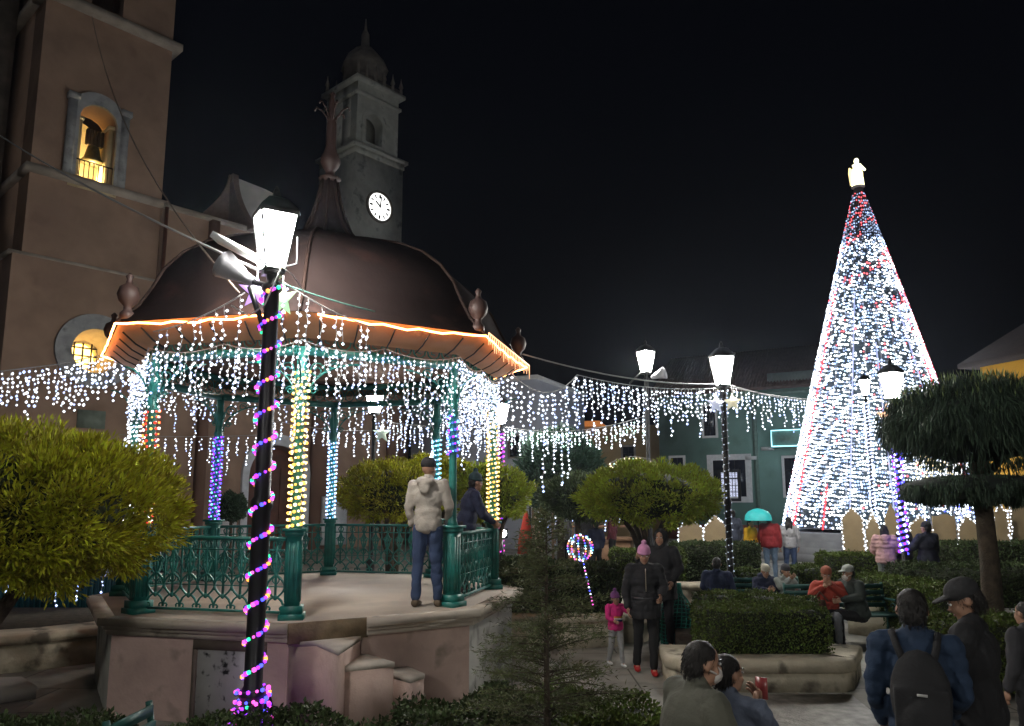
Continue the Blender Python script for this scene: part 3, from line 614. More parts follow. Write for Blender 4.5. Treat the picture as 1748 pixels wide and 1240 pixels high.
# railings (open between columns 6 and 7)
def rail_panel(k):
    a, c = bp(k, RC, FZ), bp(k + 1, RC, FZ); d = (c - a).normalized(); L = (c - a).length - .2; o = a + d * .1
    nrm = Vector((d.y, -d.x, 0)); b = MB()
    b.obox(o, d, ZV, nrm, 0, L, RH - .06, RH - .02, -.03, .03); b.obox(o, d, ZV, nrm, 0, L, RH - .17, RH - .155, -.012, .012); b.obox(o, d, ZV, nrm, 0, L, .05, .075, -.02, .02); b.obox(o, d, ZV, nrm, 0, L, .325, .335, -.008, .008)
    n = 8; w_ = L / n
    for i in range(n):
        x = (i + .5) * w_
        def q(u_, z): return o + d * (x + u_) + ZV * z
        b.tube([q(-w_ / 2 * math.cos(t), .085 + .135 * math.sin(t)) for t in [PI * j / 8 for j in range(9)]], .013, 4)       # lower arch
        for s in (-1, 1):
            b.tube([q(s * (w_ / 2) + s * -.025 * (1 - math.cos(t)), .1 + .022 * math.sin(t)) for t in range(5)], .011, 4)
            b.tube([q(s * w_ / 2 * math.sin(PI * j / 8), .20 + .26 * j / 8) for j in range(9)], .013, 4)
            b.tube([q(s * w_ * .2 * math.sin(PI * j / 8), .44 + .27 * j / 8) for j in range(9)], .013, 4)
            b.tube([q(s * (.01 + .03 * (1 - j / 14)) * math.cos(j * .6) + s * .04, .6 + .03 * math.sin(j * .6)) for j in range(12)], .010, 4)
        b.ell(q(0, .215), (.026, .026, .032), k=6); b.ell(q(w_ / 2, .30), (.02, .02, .03), k=6)
        b.tube([q(0, .22), q(0, RH - .05)], .015, 5); b.tube([q(w_ / 2 - .002, .3), q(w_ / 2 - .002, RH - .05)], .011, 4)
        for s in (-1, 1):
            b.tube([q(s * (.012 + .03 * math.sin(t)), .36 + .05 * t / 2) for t in range(8)], .008, 4)
            b.tube([q(s * w_ * .36 * math.sin(PI * j / 6) * .6 + s * .0, .47 + .2 * j / 6) for j in range(7)], .009, 4)
        b.ell(q(0, .45), (.02, .02, .03), k=6); b.ell(q(0, .7), (.018, .018, .025), k=6)
        b.tube([q(.045 * math.cos(t), RH - .11 + .045 * math.sin(t)) for t in [2 * PI * j / 8 for j in range(9)]], .010, 4)
    return b.obj('railing_panel', TEAL, bs)
for k in (0, 1, 2, 3, 4, 5, 7): rail_panel(k)

# ------------------------------------------------------------ light strings
BW = bulb('cool_white_bulb', (.80, .88, 1.0), 5.0); BB = bulb('blue_white_bulb', (.42, .55, 1.0), 4.0); BWW = bulb('neutral_white_bulb', (1, .97, .9), 5.0)
BG = bulb('gold_bulb', (1.0, .5, .09), 2.6); BGW = bulb('warm_white_bulb', (1, .82, .42), 4)
BP = bulb('purple_bulb', (.30, .03, 1.0), 3.4); BPK = bulb('pink_bulb', (1, .10, .6), 2.6); BGR = bulb('green_bulb', (.03, 1, .35), 2.6); BO = bulb('orange_bulb', (1, .33, .06), 3)
BBL = bulb('blue_bulb', (.06, .08, 1.0), 3.6); BR = bulb('red_bulb', (1.0, .04, .02), 2.6); BC_ = bulb('cyan_bulb', (.15, .7, .9), 4)
WIRE = mat('white_wire', (.4, .4, .4), .6, var=0); DWIRE = mat('dark_wire', (.08, .09, .08), .6, var=0)
def sag(a, c, s=.2, n=12): a, c = Vector(a), Vector(c); return [a.lerp(c, i / n) - ZV * (4 * s * (i / n) * (1 - i / n)) for i in range(n + 1)]
def along(pts, t):
    L = [0]
    for a, c in zip(pts, pts[1:]): L.append(L[-1] + (c - a).length)
    x = t * L[-1]
    for i in range(len(pts) - 1):
        if x <= L[i + 1] + 1e-6: return pts[i].lerp(pts[i + 1], (x - L[i]) / max(1e-6, L[i + 1] - L[i]))
    return pts[-1]
def icicles(label, pts, n, lo, hi, r=.019, group='icicle light curtains', sp=.062, mats=(BW, BB), wr=.006, zz=True, jit=1.):
    pts = [Vector(p) for p in pts]; t = thing('icicle_lights', pts[0], label, 'icicle lights', group)
    b = MB(); b.tube(pts, wr * 1.3, 4); b.obj('wire', WIRE, t)
    n = max(6, int(n * .68))
    for i in range(n):
        o = along(pts, (i + .5 + random.uniform(-.3, .3) * jit) / n); Lh = random.uniform(lo, hi) * (1, .6, .85, .45)[i % 4] ** .7
        m = max(3, int(Lh / sp)); q = [o + Vector((random.uniform(-.012, .012) + .01 * math.sin(j * 1.9 + i), random.uniform(-.02, .02), -Lh * (j + 1) / m)) for j in range(m)]
        b = MB(); b.tube([o] + q, wr * .7, 3)
        off = np.array(q) + rng.normal(0, .011, (m, 3)); cl = rng.random(m) < .28
        rr = r * rng.uniform(.65, 1.25, m)
        b.blobs(off[~cl], rr[~cl], 1); b.blobs(off[cl], rr[cl] * 1.1, 2)
        b.obj('icicle_strand', [WIRE, *mats], t)
    return t
def helix(label, c, r, z0, z1, turns, ms, n, rb=.018, lean=None, wirem=DWIRE, fam='string_lights', phase=0., group='string lights wound round posts'):
    """string of bulbs wound round a post; ms = list of (material, part name)"""
    rad = r if callable(r) else (lambda z: r)
    def at(u): z = z0 + (z1 - z0) * u; a = phase + 2 * PI * turns * u; return (c[0] + rad(z) * math.cos(a), c[1] + rad(z) * math.sin(a), z)
    b = MB(); k = int(turns * 10); b.tube([at(i / k) for i in range(k + 1)], .006, 3)
    pts = np.array([at((i + .5 + rng.uniform(-.25, .25)) / n) for i in range(n)])
    for j, (m, nm) in enumerate(ms):
        pj = pts[j::len(ms)]; b.blobs(pj, rb * rng.uniform(.7, 1.25, len(pj)), m=j + 1, oct=False)
    return tag(b.obj(fam, [wirem] + [m for m, _ in ms], None, (c[0], c[1], z0)), label, 'string lights', group)
# curtains along the bandstand eaves
names = ['right back', 'back right', 'back', 'back left', 'left', 'front left', 'front', 'front right']
lab8 = ['dense white icicle lights on the far right eave of the bandstand, by the gold column', 'white icicle lights under the rear right eave of the bandstand, behind the man in navy', 'white icicle lights under the rear eave of the bandstand, above the blue column', 'white icicle lights under the far left eave of the bandstand, above the violet column',
        'dense white icicle lights at the left corner of the bandstand, above the white column', 'white icicle lights on the front left eave of the bandstand, under the orange rope light', 'white icicle lights on the front eave of the bandstand, above the hooded man', 'dense white icicle lights on the front right eave of the bandstand']
for k in range(8):
    r_ = 2.6; a, c = bp(k, r_, 4.08), bp(k + 1, r_, 4.08); n_ = (34, 20, 18, 20, 34, 30, 34, 46)[k]
    hi = (1.25, .75, .8, .75, 1.05, .85, .95, 1.2)[k]
    p_ = sag(a, a.lerp(c, .5), .08, 6) + sag(a.lerp(c, .5), c, .08, 6)[1:]
    icicles(lab8[k], p_, n_ * 1.25, hi * .45, hi, r=.0135, sp=.045)
# draped icicle strings rising from the near post to the eaves
icicles('white icicle string drooping from the near lantern post to the left eave of the bandstand', sag(P(418, 500, 7.5), P(262, 566, 8.3), .06), 12, .4, 1.0, r=.017, group='icicle light curtains')
icicles('white icicle string drooping from the near lantern post to the front eave of the bandstand', sag(P(478, 478, 7.4), P(640, 560, 8.2), .05), 12, .4, .9, r=.017, group='icicle light curtains')
# orange rope light on the roof edge
t = thing('rope_light', BC + ZV * 4.3, 'glowing orange rope light following the eaves of the bandstand roof', 'rope light')
OR = mat('orange_rope', (.6, .3, .1), .4, var=0, emit=(1, .40, .11), es=9)
def rope(k, t0, t1):
    a, c = bp(k, 3.01, 4.297), bp(k + 1, 3.01, 4.297); b = MB(); n = 14
    b.tube([a.lerp(c, t0 + (t1 - t0) * i / n) - ZV * (.035 * math.sin(PI * i / n) * (1 + .5 * math.sin(i * 2.1))) for i in range(n + 1)], .0115, 5); b.obj('rope', OR, t)
for k, t0, t1 in ((0, 0, 1), (1, 0, 1), (2, 0, 1), (3, 0, 1), (4, 0, 1), (5, 0, .93), (6, .09, 1), (7, 0, 1)): rope(k, t0, t1)
b = MB()
a, c = bp(7, 3.05, 4.33), bp(8, 3.05, 4.33); b.tube([a, c], .008, 4)
for i in range(26):
    o = a.lerp(c, i / 25); b.tube([o, o - ZV * random.uniform(.1, .24)], [.009, .004], 4)
b.obj('fringe', mat('orange_fringe', (.6, .35, .2), .5, var=0, emit=(1, .5, .25), es=1.1, sample=False), t)
# column strings
cs = {5: ('red and gold string lights wound round the front left bandstand column', [(BR, 'red_bulb'), (BWW, 'white_bulb'), (BR, 'red_bulb'), (BG, 'gold_bulb')], 26),
      6: ('thick gold string lights wound round the front bandstand column right of the near lamp post', [(BG, 'gold_bulb'), (BGW, 'warm_bulb')], 24),
      7: ('blue and violet string lights high on the bandstand column beside the hooded man', [(BBL, 'blue_bulb'), (BP, 'violet_bulb'), (BC_, 'cyan_bulb')], 20),
      0: ('gold string lights wound round the right hand bandstand column', [(BG, 'gold_bulb'), (BGW, 'warm_bulb')], 26),
      1: ('faint cyan string lights wound round the far right bandstand column', [(BC_, 'cyan_bulb'), (BB, 'blue_white_bulb')], 22),
      2: ('pale blue string lights wound round the rear bandstand column', [(BB, 'pale_blue_bulb'), (BW, 'white_bulb'), (bulb('azure_bulb', (.1, .4, 1), 5), 'azure_bulb')], 26),
      3: ('violet, blue and green string lights wound round the rear left bandstand column', [(BP, 'violet_bulb'), (BBL, 'blue_bulb'), (BP, 'violet_bulb'), (BC_, 'cyan_bulb')], 28),
      4: ('cool white string lights wound round the left hand bandstand column', [(BW, 'white_bulb'), (BWW, 'neutral_bulb')], 28)}
for k, (lab, ms, turns) in cs.items():
    c = bp(k, RC); z0 = 1.98 if k != 7 else 2.85; z1 = 3.35 if k != 0 else 3.7
    if k == 6: z1 = 3.75
    nb = (z1 - z0) / 1.4
    helix(lab, (c.x, c.y), .085 if k in (6, 5, 0) else .075, z0, z1, turns * nb * .8, ms, int(210 * nb), rb=.0155 if k not in (6, 0) else .018, phase=k)
def nearr(z): return .19 if z < .45 else (.15 if z < .62 else .10)
helix('purple, pink and green string lights spiralling round the nearest lantern post', LT[0][:2], nearr, .25, 4.4, 14, [(BP, 'purple_bulb'), (BO, 'orange_bulb'), (BPK, 'pink_bulb'), (BP, 'purple_bulb'), (BGR, 'green_bulb'), (BPK, 'pink_bulb'), (BP, 'violet_bulb'), (BBL, 'blue_bulb')], 230, rb=.021)
helix('purple and pink bulbs ringed round the foot of the nearest lantern post', LT[0][:2], nearr, .1, .62, 6, [(BP, 'purple_bulb'), (BPK, 'pink_bulb'), (BBL, 'blue_bulb'), (BPK, 'pink_bulb')], 84, rb=.02)
helix('deep blue string lights wound round the lantern post before the light tree', LT[2][:2], .085, 1.2, 4.2, 24, [(BBL, 'blue_bulb'), (BP, 'violet_bulb'), (BBL, 'blue_bulb'), (BW, 'white_bulb')], 300, rb=.032)
helix('sparse white string lights wound round the lantern post before the green building', LT[1][:2], .07, .5, 4.3, 30, [(bulb('dim_white_bulb', (.7, .8, 1), .9), 'white_bulb')], 120, rb=.013)
helix('added white string lights brightening the small dark post in front of the light tree', LT[6][:2], .09, .6, 5.9, 40, [(BW, 'white_bulb'), (BB, 'blue_bulb')], 260, rb=.035)  # invented bulbs, added to brighten an otherwise dark pole
helix('purple string lights wound round the lantern post behind the gold column', LT[5][:2], .09, .8, 4.2, 26, [(BP, 'purple_bulb'), (BPK, 'pink_bulb')], 200, rb=.028)
# long curtains across the square
pL = P(400, 498, 7.6)
icicles('white icicle lights strung across the church wall at the left edge, above the golden topiary', [P(-60, 640, 11), P(0, 634, 11), P(100, 622, 11), P(240, 592, 10.5)], 56, .45, 1.0, r=.02)
icicles('white icicle lights sagging from the right corner of the bandstand toward the tall speaker post', sag(P(852, 612, 11.2), P(985, 640, 14), .42) , 26, .5, 1.9, r=.0195, sp=.072)
icicles('straight run of white icicle lights ending at the lantern post beside the green building', sag(P(985, 640, 14), P(1236, 662, 14.7), .12), 62, .5, 1.1, r=.020, sp=.068)
icicles('white icicle lights hanging from the lantern post toward the left side of the light tree', sag(P(1238, 660, 14.7), P(1385, 682, 19), .03), 34, .4, .85, r=.020, sp=.068)
icicles('lower white icicle lights strung along the church front behind the bandstand on the left', sag(P(200, 742, 17), P(455, 742, 18), .05), 26, .35, .9, r=.02)
icicles('lower white icicle lights strung across the church door behind the bandstand', sag(P(460, 716, 19), P(640, 735, 19), .1) , 20, .3, .75, r=.022)
icicles('lower white icicle lights strung from the post behind the bandstand to the purple wrapped post', sag(P(645, 718, 19), P(855, 728, 21.7), .1), 46, .4, .95, r=.020, sp=.068)
icicles('lower pale green white icicle lights strung above the dark cypress toward the speaker post', sag(P(858, 728, 21.7), P(1108, 708, 20), .28), 56, .3, .85, r=.026, mats=(BW, bulb('pale_green_bulb', (.6, 1, .8), 4)), sp=.07)
# cables
def cable(label, pts, r=.012, m=WIRE):
    b = MB(); b.tube([Vector(p) for p in pts], r, 5); return tag(b.obj('cable', m, None, pts[0]), label, 'cable', 'overhead cables')
cable('pale cable from the church tower down to the nearest lantern post', sag(P(-40, 205, 16), P(455, 468, 7.3), .12, 16), .016)
cable('thin cable falling from the bell tower top to the near lantern post', sag(P(157, 28, 24), P(408, 500, 7.5), .9, 20), .012, mat('brown_wire', (.2, .15, .12), .6))
cable('thin green cable from the near lantern post over the roof edge of the bandstand', sag(P(470, 480, 7.3), P(640, 532, 8), .02), .008, mat('green_wire', (.12, .3, .25), .6))
cable('thin cable from the right corner of the bandstand to a post beside the topiary', sag(P(893, 605, 11), P(1237, 655, 14.7), .15), .012)
cable('taut cable from the lantern post across to the light tree', sag(P(1237, 655, 14.7), P(1400, 684, 24), .1), .014)
b = MB(); c0 = P(455, 470, 7.2)
b.tube([P(508, 405, 7.2), P(507, 450, 7.2), P(480, 458, 7.2), P(470, 480, 7.2), P(452, 520, 7.15), P(425, 540, 7.2), P(395, 522, 7.3)], .009, 5)
b.tube([P(462, 440, 7.15), P(500, 470, 7.2), P(520, 500, 7.3)], .007, 4); tag(b.obj('cable', WIRE, None, c0), 'loose white cable looping round the head of the nearest lantern post', 'cable', 'overhead cables')
# plastic star lanterns
def star(label, c, r, m, rz=0., n=5, rim=None, up=True, thick=.12):
    t = thing('star_lantern', c, label, 'star lantern', 'star lanterns hung on the posts'); c = Vector(c); u = Vector((math.cos(rz), math.sin(rz), 0)); b = MB()
    v = [c + Vector((u.y, -u.x, 0)) * r * thick * 2, c - Vector((u.y, -u.x, 0)) * r * thick * 2]
    for i in range(2 * n):
        a = PI / 2 + PI * i / n; q = r if i % 2 == 0 else r * .4; v.append(c + u * q * math.cos(a) + ZV * q * math.sin(a))
    f = []
    for i in range(2 * n): f += [(0, 2 + i, 2 + (i + 1) % (2 * n)), (1, 2 + (i + 1) % (2 * n), 2 + i)]
    b.add(v, f); b.obj('star', m, t); b = MB(); b.tube([c + ZV * r * .95, c + ZV * (r + .12)], .008, 4); b.obj('hanger', WIRE, t); return t
SG = mat('star_green', (.4, .6, .4), .3, var=0, emit=(.45, 1, .42), es=.55, sample=False); SPU = mat('star_purple', (.5, .4, .7), .3, var=0, emit=(.62, .35, 1), es=.6, sample=False); SW = mat('star_white', (.7, .7, .8), .3, var=0, emit=(.65, .72, 1), es=.22, sample=False); SWW = mat('star_warm', (.8, .7, .5), .3, var=0, emit=(.9, .85, .6), es=.22, sample=False)
star('white and violet plastic star hung on the left of the nearest lantern post', P(438, 500, 7.5), .19, SPU, .6)
star('green plastic star hung on the right of the nearest lantern post', P(482, 512, 7.55), .21, SG, -.5)
star('pale blue plastic star on the left of the lantern post before the green building', P(1222, 690, 14.5), .22, SW, .3)
star('cream plastic star on the right of the lantern post before the green building', P(1250, 687, 14.6), .2, SWW, -.4)
star('pale star hung on the post seen through the bandstand', P(652, 740, 18.8), .26, mat('star_dim', (.6, .7, .6), .3, var=0, emit=(.6, .8, .7), es=.12, sample=False), -.2)
star('orange and white star hung on the blue wrapped lantern post', P(1514, 712, 16.1), .3, mat('star_orange', (.8, .5, .3), .3, var=0, emit=(1, .5, .3), es=.8, sample=False), .3)

# ------------------------------------------------------------ giant light tree
TY = 34; tc = P(1490, 900, TY); TX = P(1466, 320, TY).x; TX = (TX + P(1497, 903, TY).x) / 2 + .1
zb, zt = 1.15, P(1465, 322, TY).z
tr = thing('light_tree', (TX, TY, 1.0), 'giant cone shaped Christmas tree of white lights with red light strips', 'light tree')
R0 = 4.15
def trad(z):
    u = (zt - z) / (zt - zb); return .16 + (R0 - .16) * (u ** .97)
b = MB()
for i in range(24):
    a = 2 * PI * i / 24; b.tube([(TX + trad(z) * .985 * math.cos(a), TY + trad(z) * .985 * math.sin(a), z) for z in np.linspace(zb, zt, 9)], .03, 4)
for z in np.linspace(zb, zt - .5, 14): b.tube([(TX + trad(z) * .98 * math.cos(t_), TY + trad(z) * .98 * math.sin(t_), z) for t_ in np.linspace(0, 2 * PI, 33)], .025, 4, cap=False)
b.tube([(TX, TY, 1.0), (TX, TY, zt + .2)], .12, 8)
b.obj('frame', mat('grey_frame', (.25, .25, .28), .5, .3), tr)
# dark green mesh cladding inside the lights
b = MB(); b.lathe([(trad(z) * .9, z) for z in np.linspace(zb, zt, 12)], (TX, TY, 0), 40, cap=False); b.obj('netting', mat('tree_netting', (.03, .045, .06), .9, var=.4, scale=3), tr)
rows = 96; zl = zt - .25
for i in range(rows):
    u = (i + .5) / rows; z = zt - .25 - (zt - .25 - zb) * (u ** .97); rr_ = trad(z)
    n = int(2 * PI * rr_ / (.105 if u > .13 else .10)); a = np.linspace(0, 2 * PI, n, endpoint=False) + rng.random() * 6
    a += rng.normal(0, .25 / max(n, 8), n)
    zz_ = z + .035 * np.sin(a * 24 + i) + rng.normal(0, .012, n)
    pts = np.stack([TX + rr_ * np.cos(a), TY + rr_ * np.sin(a), zz_], 1)
    dens = .95 if u > .62 else (.8 if u > .2 else .92)
    if u > .95: dens = .6
    keep = rng.random(n) < dens; pts = pts[keep]; a = a[keep]; n = len(pts)
    cl = rng.random(n); red = np.zeros(n, bool)
    if u < .12: red = cl < .3
    elif u < .36: red = (np.sin(a * 2 + i * .5) > .7) & (cl < .4)
    else: red = cl < .03
    blue = (~red) & (cl > .8); dim = (~red) & (~blue) & (cl < .16) | ((u < .15) & (~red) & (cl < .9))
    wht = ~(red | blue | dim)
    s_ = rng.uniform(.036, .062, n)
    b = MB(); b.tube([(TX + rr_ * .99 * math.cos(t_), TY + rr_ * .99 * math.sin(t_), z) for t_ in np.linspace(0, 2 * PI, 29)], .009, 3, cap=False)
    b.blobs(pts[wht], s_[wht], 1); b.blobs(pts[blue], s_[blue], 2); b.blobs(pts[red], s_[red] * .95, 3); b.blobs(pts[dim], s_[dim] * .85, 4)
    b.obj('light_row', [DWIRE, bulb('tree_white', (.84, .94, 1), 8), bulb('tree_blue', (.36, .52, .95), 3.2), bulb('tree_red', (1, .12, .14), 3.4), bulb('tree_dim', (.45, .56, .85), 1.3)], tr)
for a, z1_, dn in ((-PI / 2 + 1.05, zt - 3.0, 26), (-PI / 2 - 1.42, zt - 5, 26), (-PI / 2 + 1.5, zt - 3.2, 40), (-PI / 2 + .62, 8.5, 22), (-PI / 2 - 1.0, 3.0, 12)):
    zs = np.arange(zb, z1_, .085); rr_ = np.array([trad(z) * 1.01 for z in zs]); b = MB()
    b.blobs(np.stack([TX + rr_ * math.cos(a), TY + rr_ * math.sin(a), zs], 1), .05)
    b.tube([(TX + trad(z) * 1.0 * math.cos(a), TY + trad(z) * 1.0 * math.sin(a), z) for z in (zb, z1_)], .02, 4); ob = b.obj('red_light_strip', bulb('tree_red_strip', (1, .07, .09), 1.7), tr)
for a, z0_, z1_ in ((-1.25, 1.3, 11), (-1.9, 1.3, 9), (-2.3, 1.3, 11.5), (-.95, 1.2, 7)):
    b = MB(); b.tube([(TX + trad(z) * 1.015 * math.cos(a), TY + trad(z) * 1.015 * math.sin(a), z) for z in np.linspace(z0_, z1_, 5)], .03, 4); b.obj('rope_strip', bulb('lilac_rope', (.55, .6, 1), .8), tr)
# base platform with steps
b = MB()
for i in range(4): b.lathe([(5.6 + i * .38, 0), (5.6 + i * .38, .98 - i * .24)], (TX, TY, 0), 40)
tag(b.obj('stepped_platform', mat('grey_steps', (.3, .31, .33), .8, var=.2, scale=2), None, (TX, TY, 0)), 'round stepped grey platform under the giant light tree', 'platform')
# winged figure on top
t = thing('tree_topper', (TX, TY, zt), 'bright white robed winged figure standing on the tip of the light tree', 'tree ornament'); ob_ = Vector((TX, TY, zt))
TL = mat('topper_glow', (.8, .75, .5), .5, var=0, emit=(1, .95, .6), es=1.5, sample=False); TL2 = mat('topper_gold', (.7, .5, .2), .5, var=0, emit=(1, .8, .35), es=.8, sample=False)
b = MB(); b.lathe([(.28, .1), (.25, .5), (.2, .9), (.16, 1.05), (.2, 1.16), (.08, 1.24)], ob_, 14); b.ell(ob_ + ZV * 1.36, (.11, .12, .14)); b.cap(ob_ + Vector((.17, -.05, 1.1)), ob_ + Vector((.26, -.2, .85)), .06, .06); b.cap(ob_ + Vector((-.17, -.05, 1.1)), ob_ + Vector((-.15, -.25, .88)), .06, .06); b.obj('robed_figure', TL, t)
for s in (-1, 1):
    b = MB(); b.plate([[(0, 0.2), (s * .28, .1), (s * .34, .7), (s * .3, .98), (s * .1, .85)]], ob_ + Vector((0, .12, .1)), (1, 0, 0), ZV, (0, 1, 0), .06); b.obj('wing', TL2, t)
b = MB(); b.lathe([(.2, 0), (.3, .05), (.3, .08), (.2, .1)], ob_, 14); b.obj('stand', WHT, t)

# ------------------------------------------------------------ foliage
def leaf_mat(name, c, isl=.35, rough=.6): return mat(name, c, rough, var=.35, scale=1.6, island=isl, spec=.25)
def leaves(b, pos, dirs, ln, wd, m=0):
    """one diamond leaf per position, pointing along dirs (numpy arrays)"""
    n = len(pos); d = dirs / np.linalg.norm(dirs, axis=1, keepdims=True)
    r = rng.normal(size=(n, 3)); w_ = np.cross(d, r); w_ /= np.linalg.norm(w_, axis=1, keepdims=True) + 1e-9
    L_ = (ln * rng.uniform(.6, 1.3, n))[:, None]; Wd = (wd * rng.uniform(.7, 1.3, n))[:, None]
    nn_ = np.cross(d, w_)
    v = np.stack([pos, pos + d * L_ * .45 + w_ * Wd, pos + d * L_ + nn_ * L_ * .08, pos + d * L_ * .45 - w_ * Wd], 1).reshape(-1, 3)
    f = (np.arange(n)[:, None] * 4 + np.arange(4)[None] + b.n)
    b.V.append(v); b.F.extend(f.tolist()); b.M.extend([m] * n); b.n += 4 * n
def rdir(n): v = rng.normal(size=(n, 3)); return v / np.linalg.norm(v, axis=1, keepdims=True)
def crown(b, c, rad, nclump, per, cr, ln, wd, up=.5, flat=0, zmin=-.9, droop=False):
    c = np.array(c); rad = np.array(rad)
    d = rdir(nclump * 3); d = d[d[:, 2] > zmin][:nclump]
    sc = rng.uniform(.80, 1.03, len(d))[:, None]; cc_ = c + d * rad * sc
    nrm = d / rad; nrm /= np.linalg.norm(nrm, axis=1, keepdims=True)
    for q, nq, s in zip(cc_, nrm, sc):
        m = per; e_ = rdir(m); e_ = e_ + nq * .5; e_ /= np.linalg.norm(e_, axis=1, keepdims=True)
        rr_ = cr * rng.uniform(.6, 1.25); pos = q + e_ * rr_ * rng.uniform(.2, 1, (m, 1)) * np.array([1, 1, .75])
        dr_ = e_ * .8 + nq * .7 + np.array([0, 0, up]) + rng.normal(0, .3, (m, 3))
        if droop: dr_ = np.array([0, 0, -1.3]) + nq * .35 + rng.normal(0, .22, (m, 3))
        leaves(b, pos, dr_, np.full(m, ln), wd)
def fuzz(b, c, rad, s, ln, wd, droop=False):
    n = int(900 * (rad[0] * rad[1] + rad[0] * rad[2] * 2)) + 500; d = rdir(n); rad = np.array(rad)
    dr_ = d * .8 + np.array([0, 0, -1.2 if droop else .5]) + rng.normal(0, .35, (n, 3))
    leaves(b, np.array(c) + d * rad * (s + .02), dr_, np.full(n, ln), wd)
def core(b, c, rad, m, s=.84, k=20):
    n0 = len(b.V); b.ell(c, [r * s for r in rad], k=k, m=m); v = b.V[n0]; v += rng.normal(0, .03 * min(rad), v.shape)
BARK = mat('bark', (.06, .045, .03), .9, var=.4, scale=9, bump=.8)
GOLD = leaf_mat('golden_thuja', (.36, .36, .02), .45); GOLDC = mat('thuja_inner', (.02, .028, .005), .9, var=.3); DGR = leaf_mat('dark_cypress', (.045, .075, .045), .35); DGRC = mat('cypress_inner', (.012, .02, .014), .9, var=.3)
GRN2 = leaf_mat('green_thuja', (.28, .33, .03), .45)
def topiary(label, c, rad, trunk_z, nclump, per, cr, ln, wd, leaf, inner, limbs=5, tr_r=.1, multi=False, up=.5, zmin=-.9, droop=False, name='topiary_tree', base_z=0, seed=1, s=.78, group=None):
    t = thing(name, (c[0], c[1], base_z), label, 'topiary tree', group); rn = random.Random(seed)
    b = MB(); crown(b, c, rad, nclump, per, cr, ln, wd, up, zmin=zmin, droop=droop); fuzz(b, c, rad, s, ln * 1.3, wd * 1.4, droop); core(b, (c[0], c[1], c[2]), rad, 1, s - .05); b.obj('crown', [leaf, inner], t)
    b = MB(); lo = c[2] - rad[2] * .6
    if multi:
        for i in range(limbs):
            a = 2 * PI * i / limbs + rn.uniform(-.3, .3); e_ = (c[0] + rad[0] * .55 * math.cos(a), c[1] + rad[1] * .55 * math.sin(a), lo + .2)
            b.tube([(c[0] + .05 * math.cos(a), c[1] + .05 * math.sin(a), base_z), (c[0] + .08 * math.cos(a), c[1] + .08 * math.sin(a), base_z + (lo - base_z) * .55), (c[0] + rad[0] * .25 * math.cos(a), c[1] + rad[1] * .25 * math.sin(a), base_z + (lo - base_z) * .85), e_], [tr_r, tr_r * .8, tr_r * .6, tr_r * .35], 7)
    else:
        b.tube([(c[0], c[1], base_z), (c[0] + .03, c[1], base_z + (lo - base_z) * .5), (c[0], c[1] + .02, lo + .1), (c[0], c[1], c[2])], [tr_r * 1.3, tr_r, tr_r * .9, tr_r * .5], 9)
        for i in range(limbs):
            a = 2 * PI * i / limbs; b.tube([(c[0], c[1], lo - .15), (c[0] + rad[0] * .3 * math.cos(a), c[1] + rad[1] * .3 * math.sin(a), lo + .1), (c[0] + rad[0] * .6 * math.cos(a), c[1] + rad[1] * .6 * math.sin(a), lo + .3)], [tr_r * .5, tr_r * .4, tr_r * .2], 6)
    b.obj('trunk', BARK, t); return t
cL = P(-50, 868, 7.4)
topiary('huge golden green topiary cypress with a feathery crown at the left edge', (cL.x, 7.6, 2.2), (1.82, 1.4, .78), .5, 330, 210, .23, .075, .0105, GOLD, GOLDC, 6, .1, True, .5, seed=3)
c_ = P(672, 842, 17); topiary('round golden green topiary behind the bandstand, left of the hooded man', (c_.x, 17, P(0, 842, 17).z), (1.2, 1.1, .68), .5, 120, 140, .19, .08, .012, GOLD, GOLDC, 4, .09, True, seed=4)
c_ = P(842, 842, 17.6); topiary('round golden green topiary behind the right gold column of the bandstand', (c_.x, 17.6, P(0, 842, 17.6).z), (.86, .8, .66), .5, 90, 140, .19, .08, .012, GRN2, GOLDC, 4, .09, True, seed=5)
c_ = P(745, 815, 18.4); topiary('golden green topiary half hidden behind the head of the hooded man', (c_.x, 18.4, P(0, 818, 18.4).z), (.9, .8, .5), .5, 150, 140, .19, .08, .012, GOLD, GOLDC, 4, .09, True, seed=6)
c_ = P(1108, 842, 13.4); topiary('flat topped golden green topiary on forking trunks right of the sapling', (c_.x, 13.4, P(0, 846, 13.4).z), (1.22, 1.1, .53), .5, 170, 150, .16, .065, .010, GRN2, GOLDC, 6, .075, True, seed=7)
c_ = P(955, 800, 22); topiary('tall dark green cypress bush behind the icicle lights', (c_.x, 22, P(0, 805, 22).z), (1.1, 1.0, 1.15), .5, 260, 60, .22, .16, .016, leaf_mat('blue_cypress', (.035, .07, .045), .3), DGRC, 4, .1, up=.8, seed=8)
c_ = P(985, 842, 20); topiary('low dark round bush in front of the tall dark cypress', (c_.x, 20, P(0, 850, 20).z), (.95, .8, .6), .5, 150, 50, .18, .14, .014, leaf_mat('olive_cypress', (.05, .07, .03), .3), DGRC, 4, .08, seed=9)
c_ = P(395, 866, 27); topiary('small clipped dark ball topiary beside the church door', (c_.x, 27, P(0, 866, 27).z), (.5, .5, .5), .5, 90, 40, .1, .1, .02, DGR, DGRC, 3, .06, seed=10)
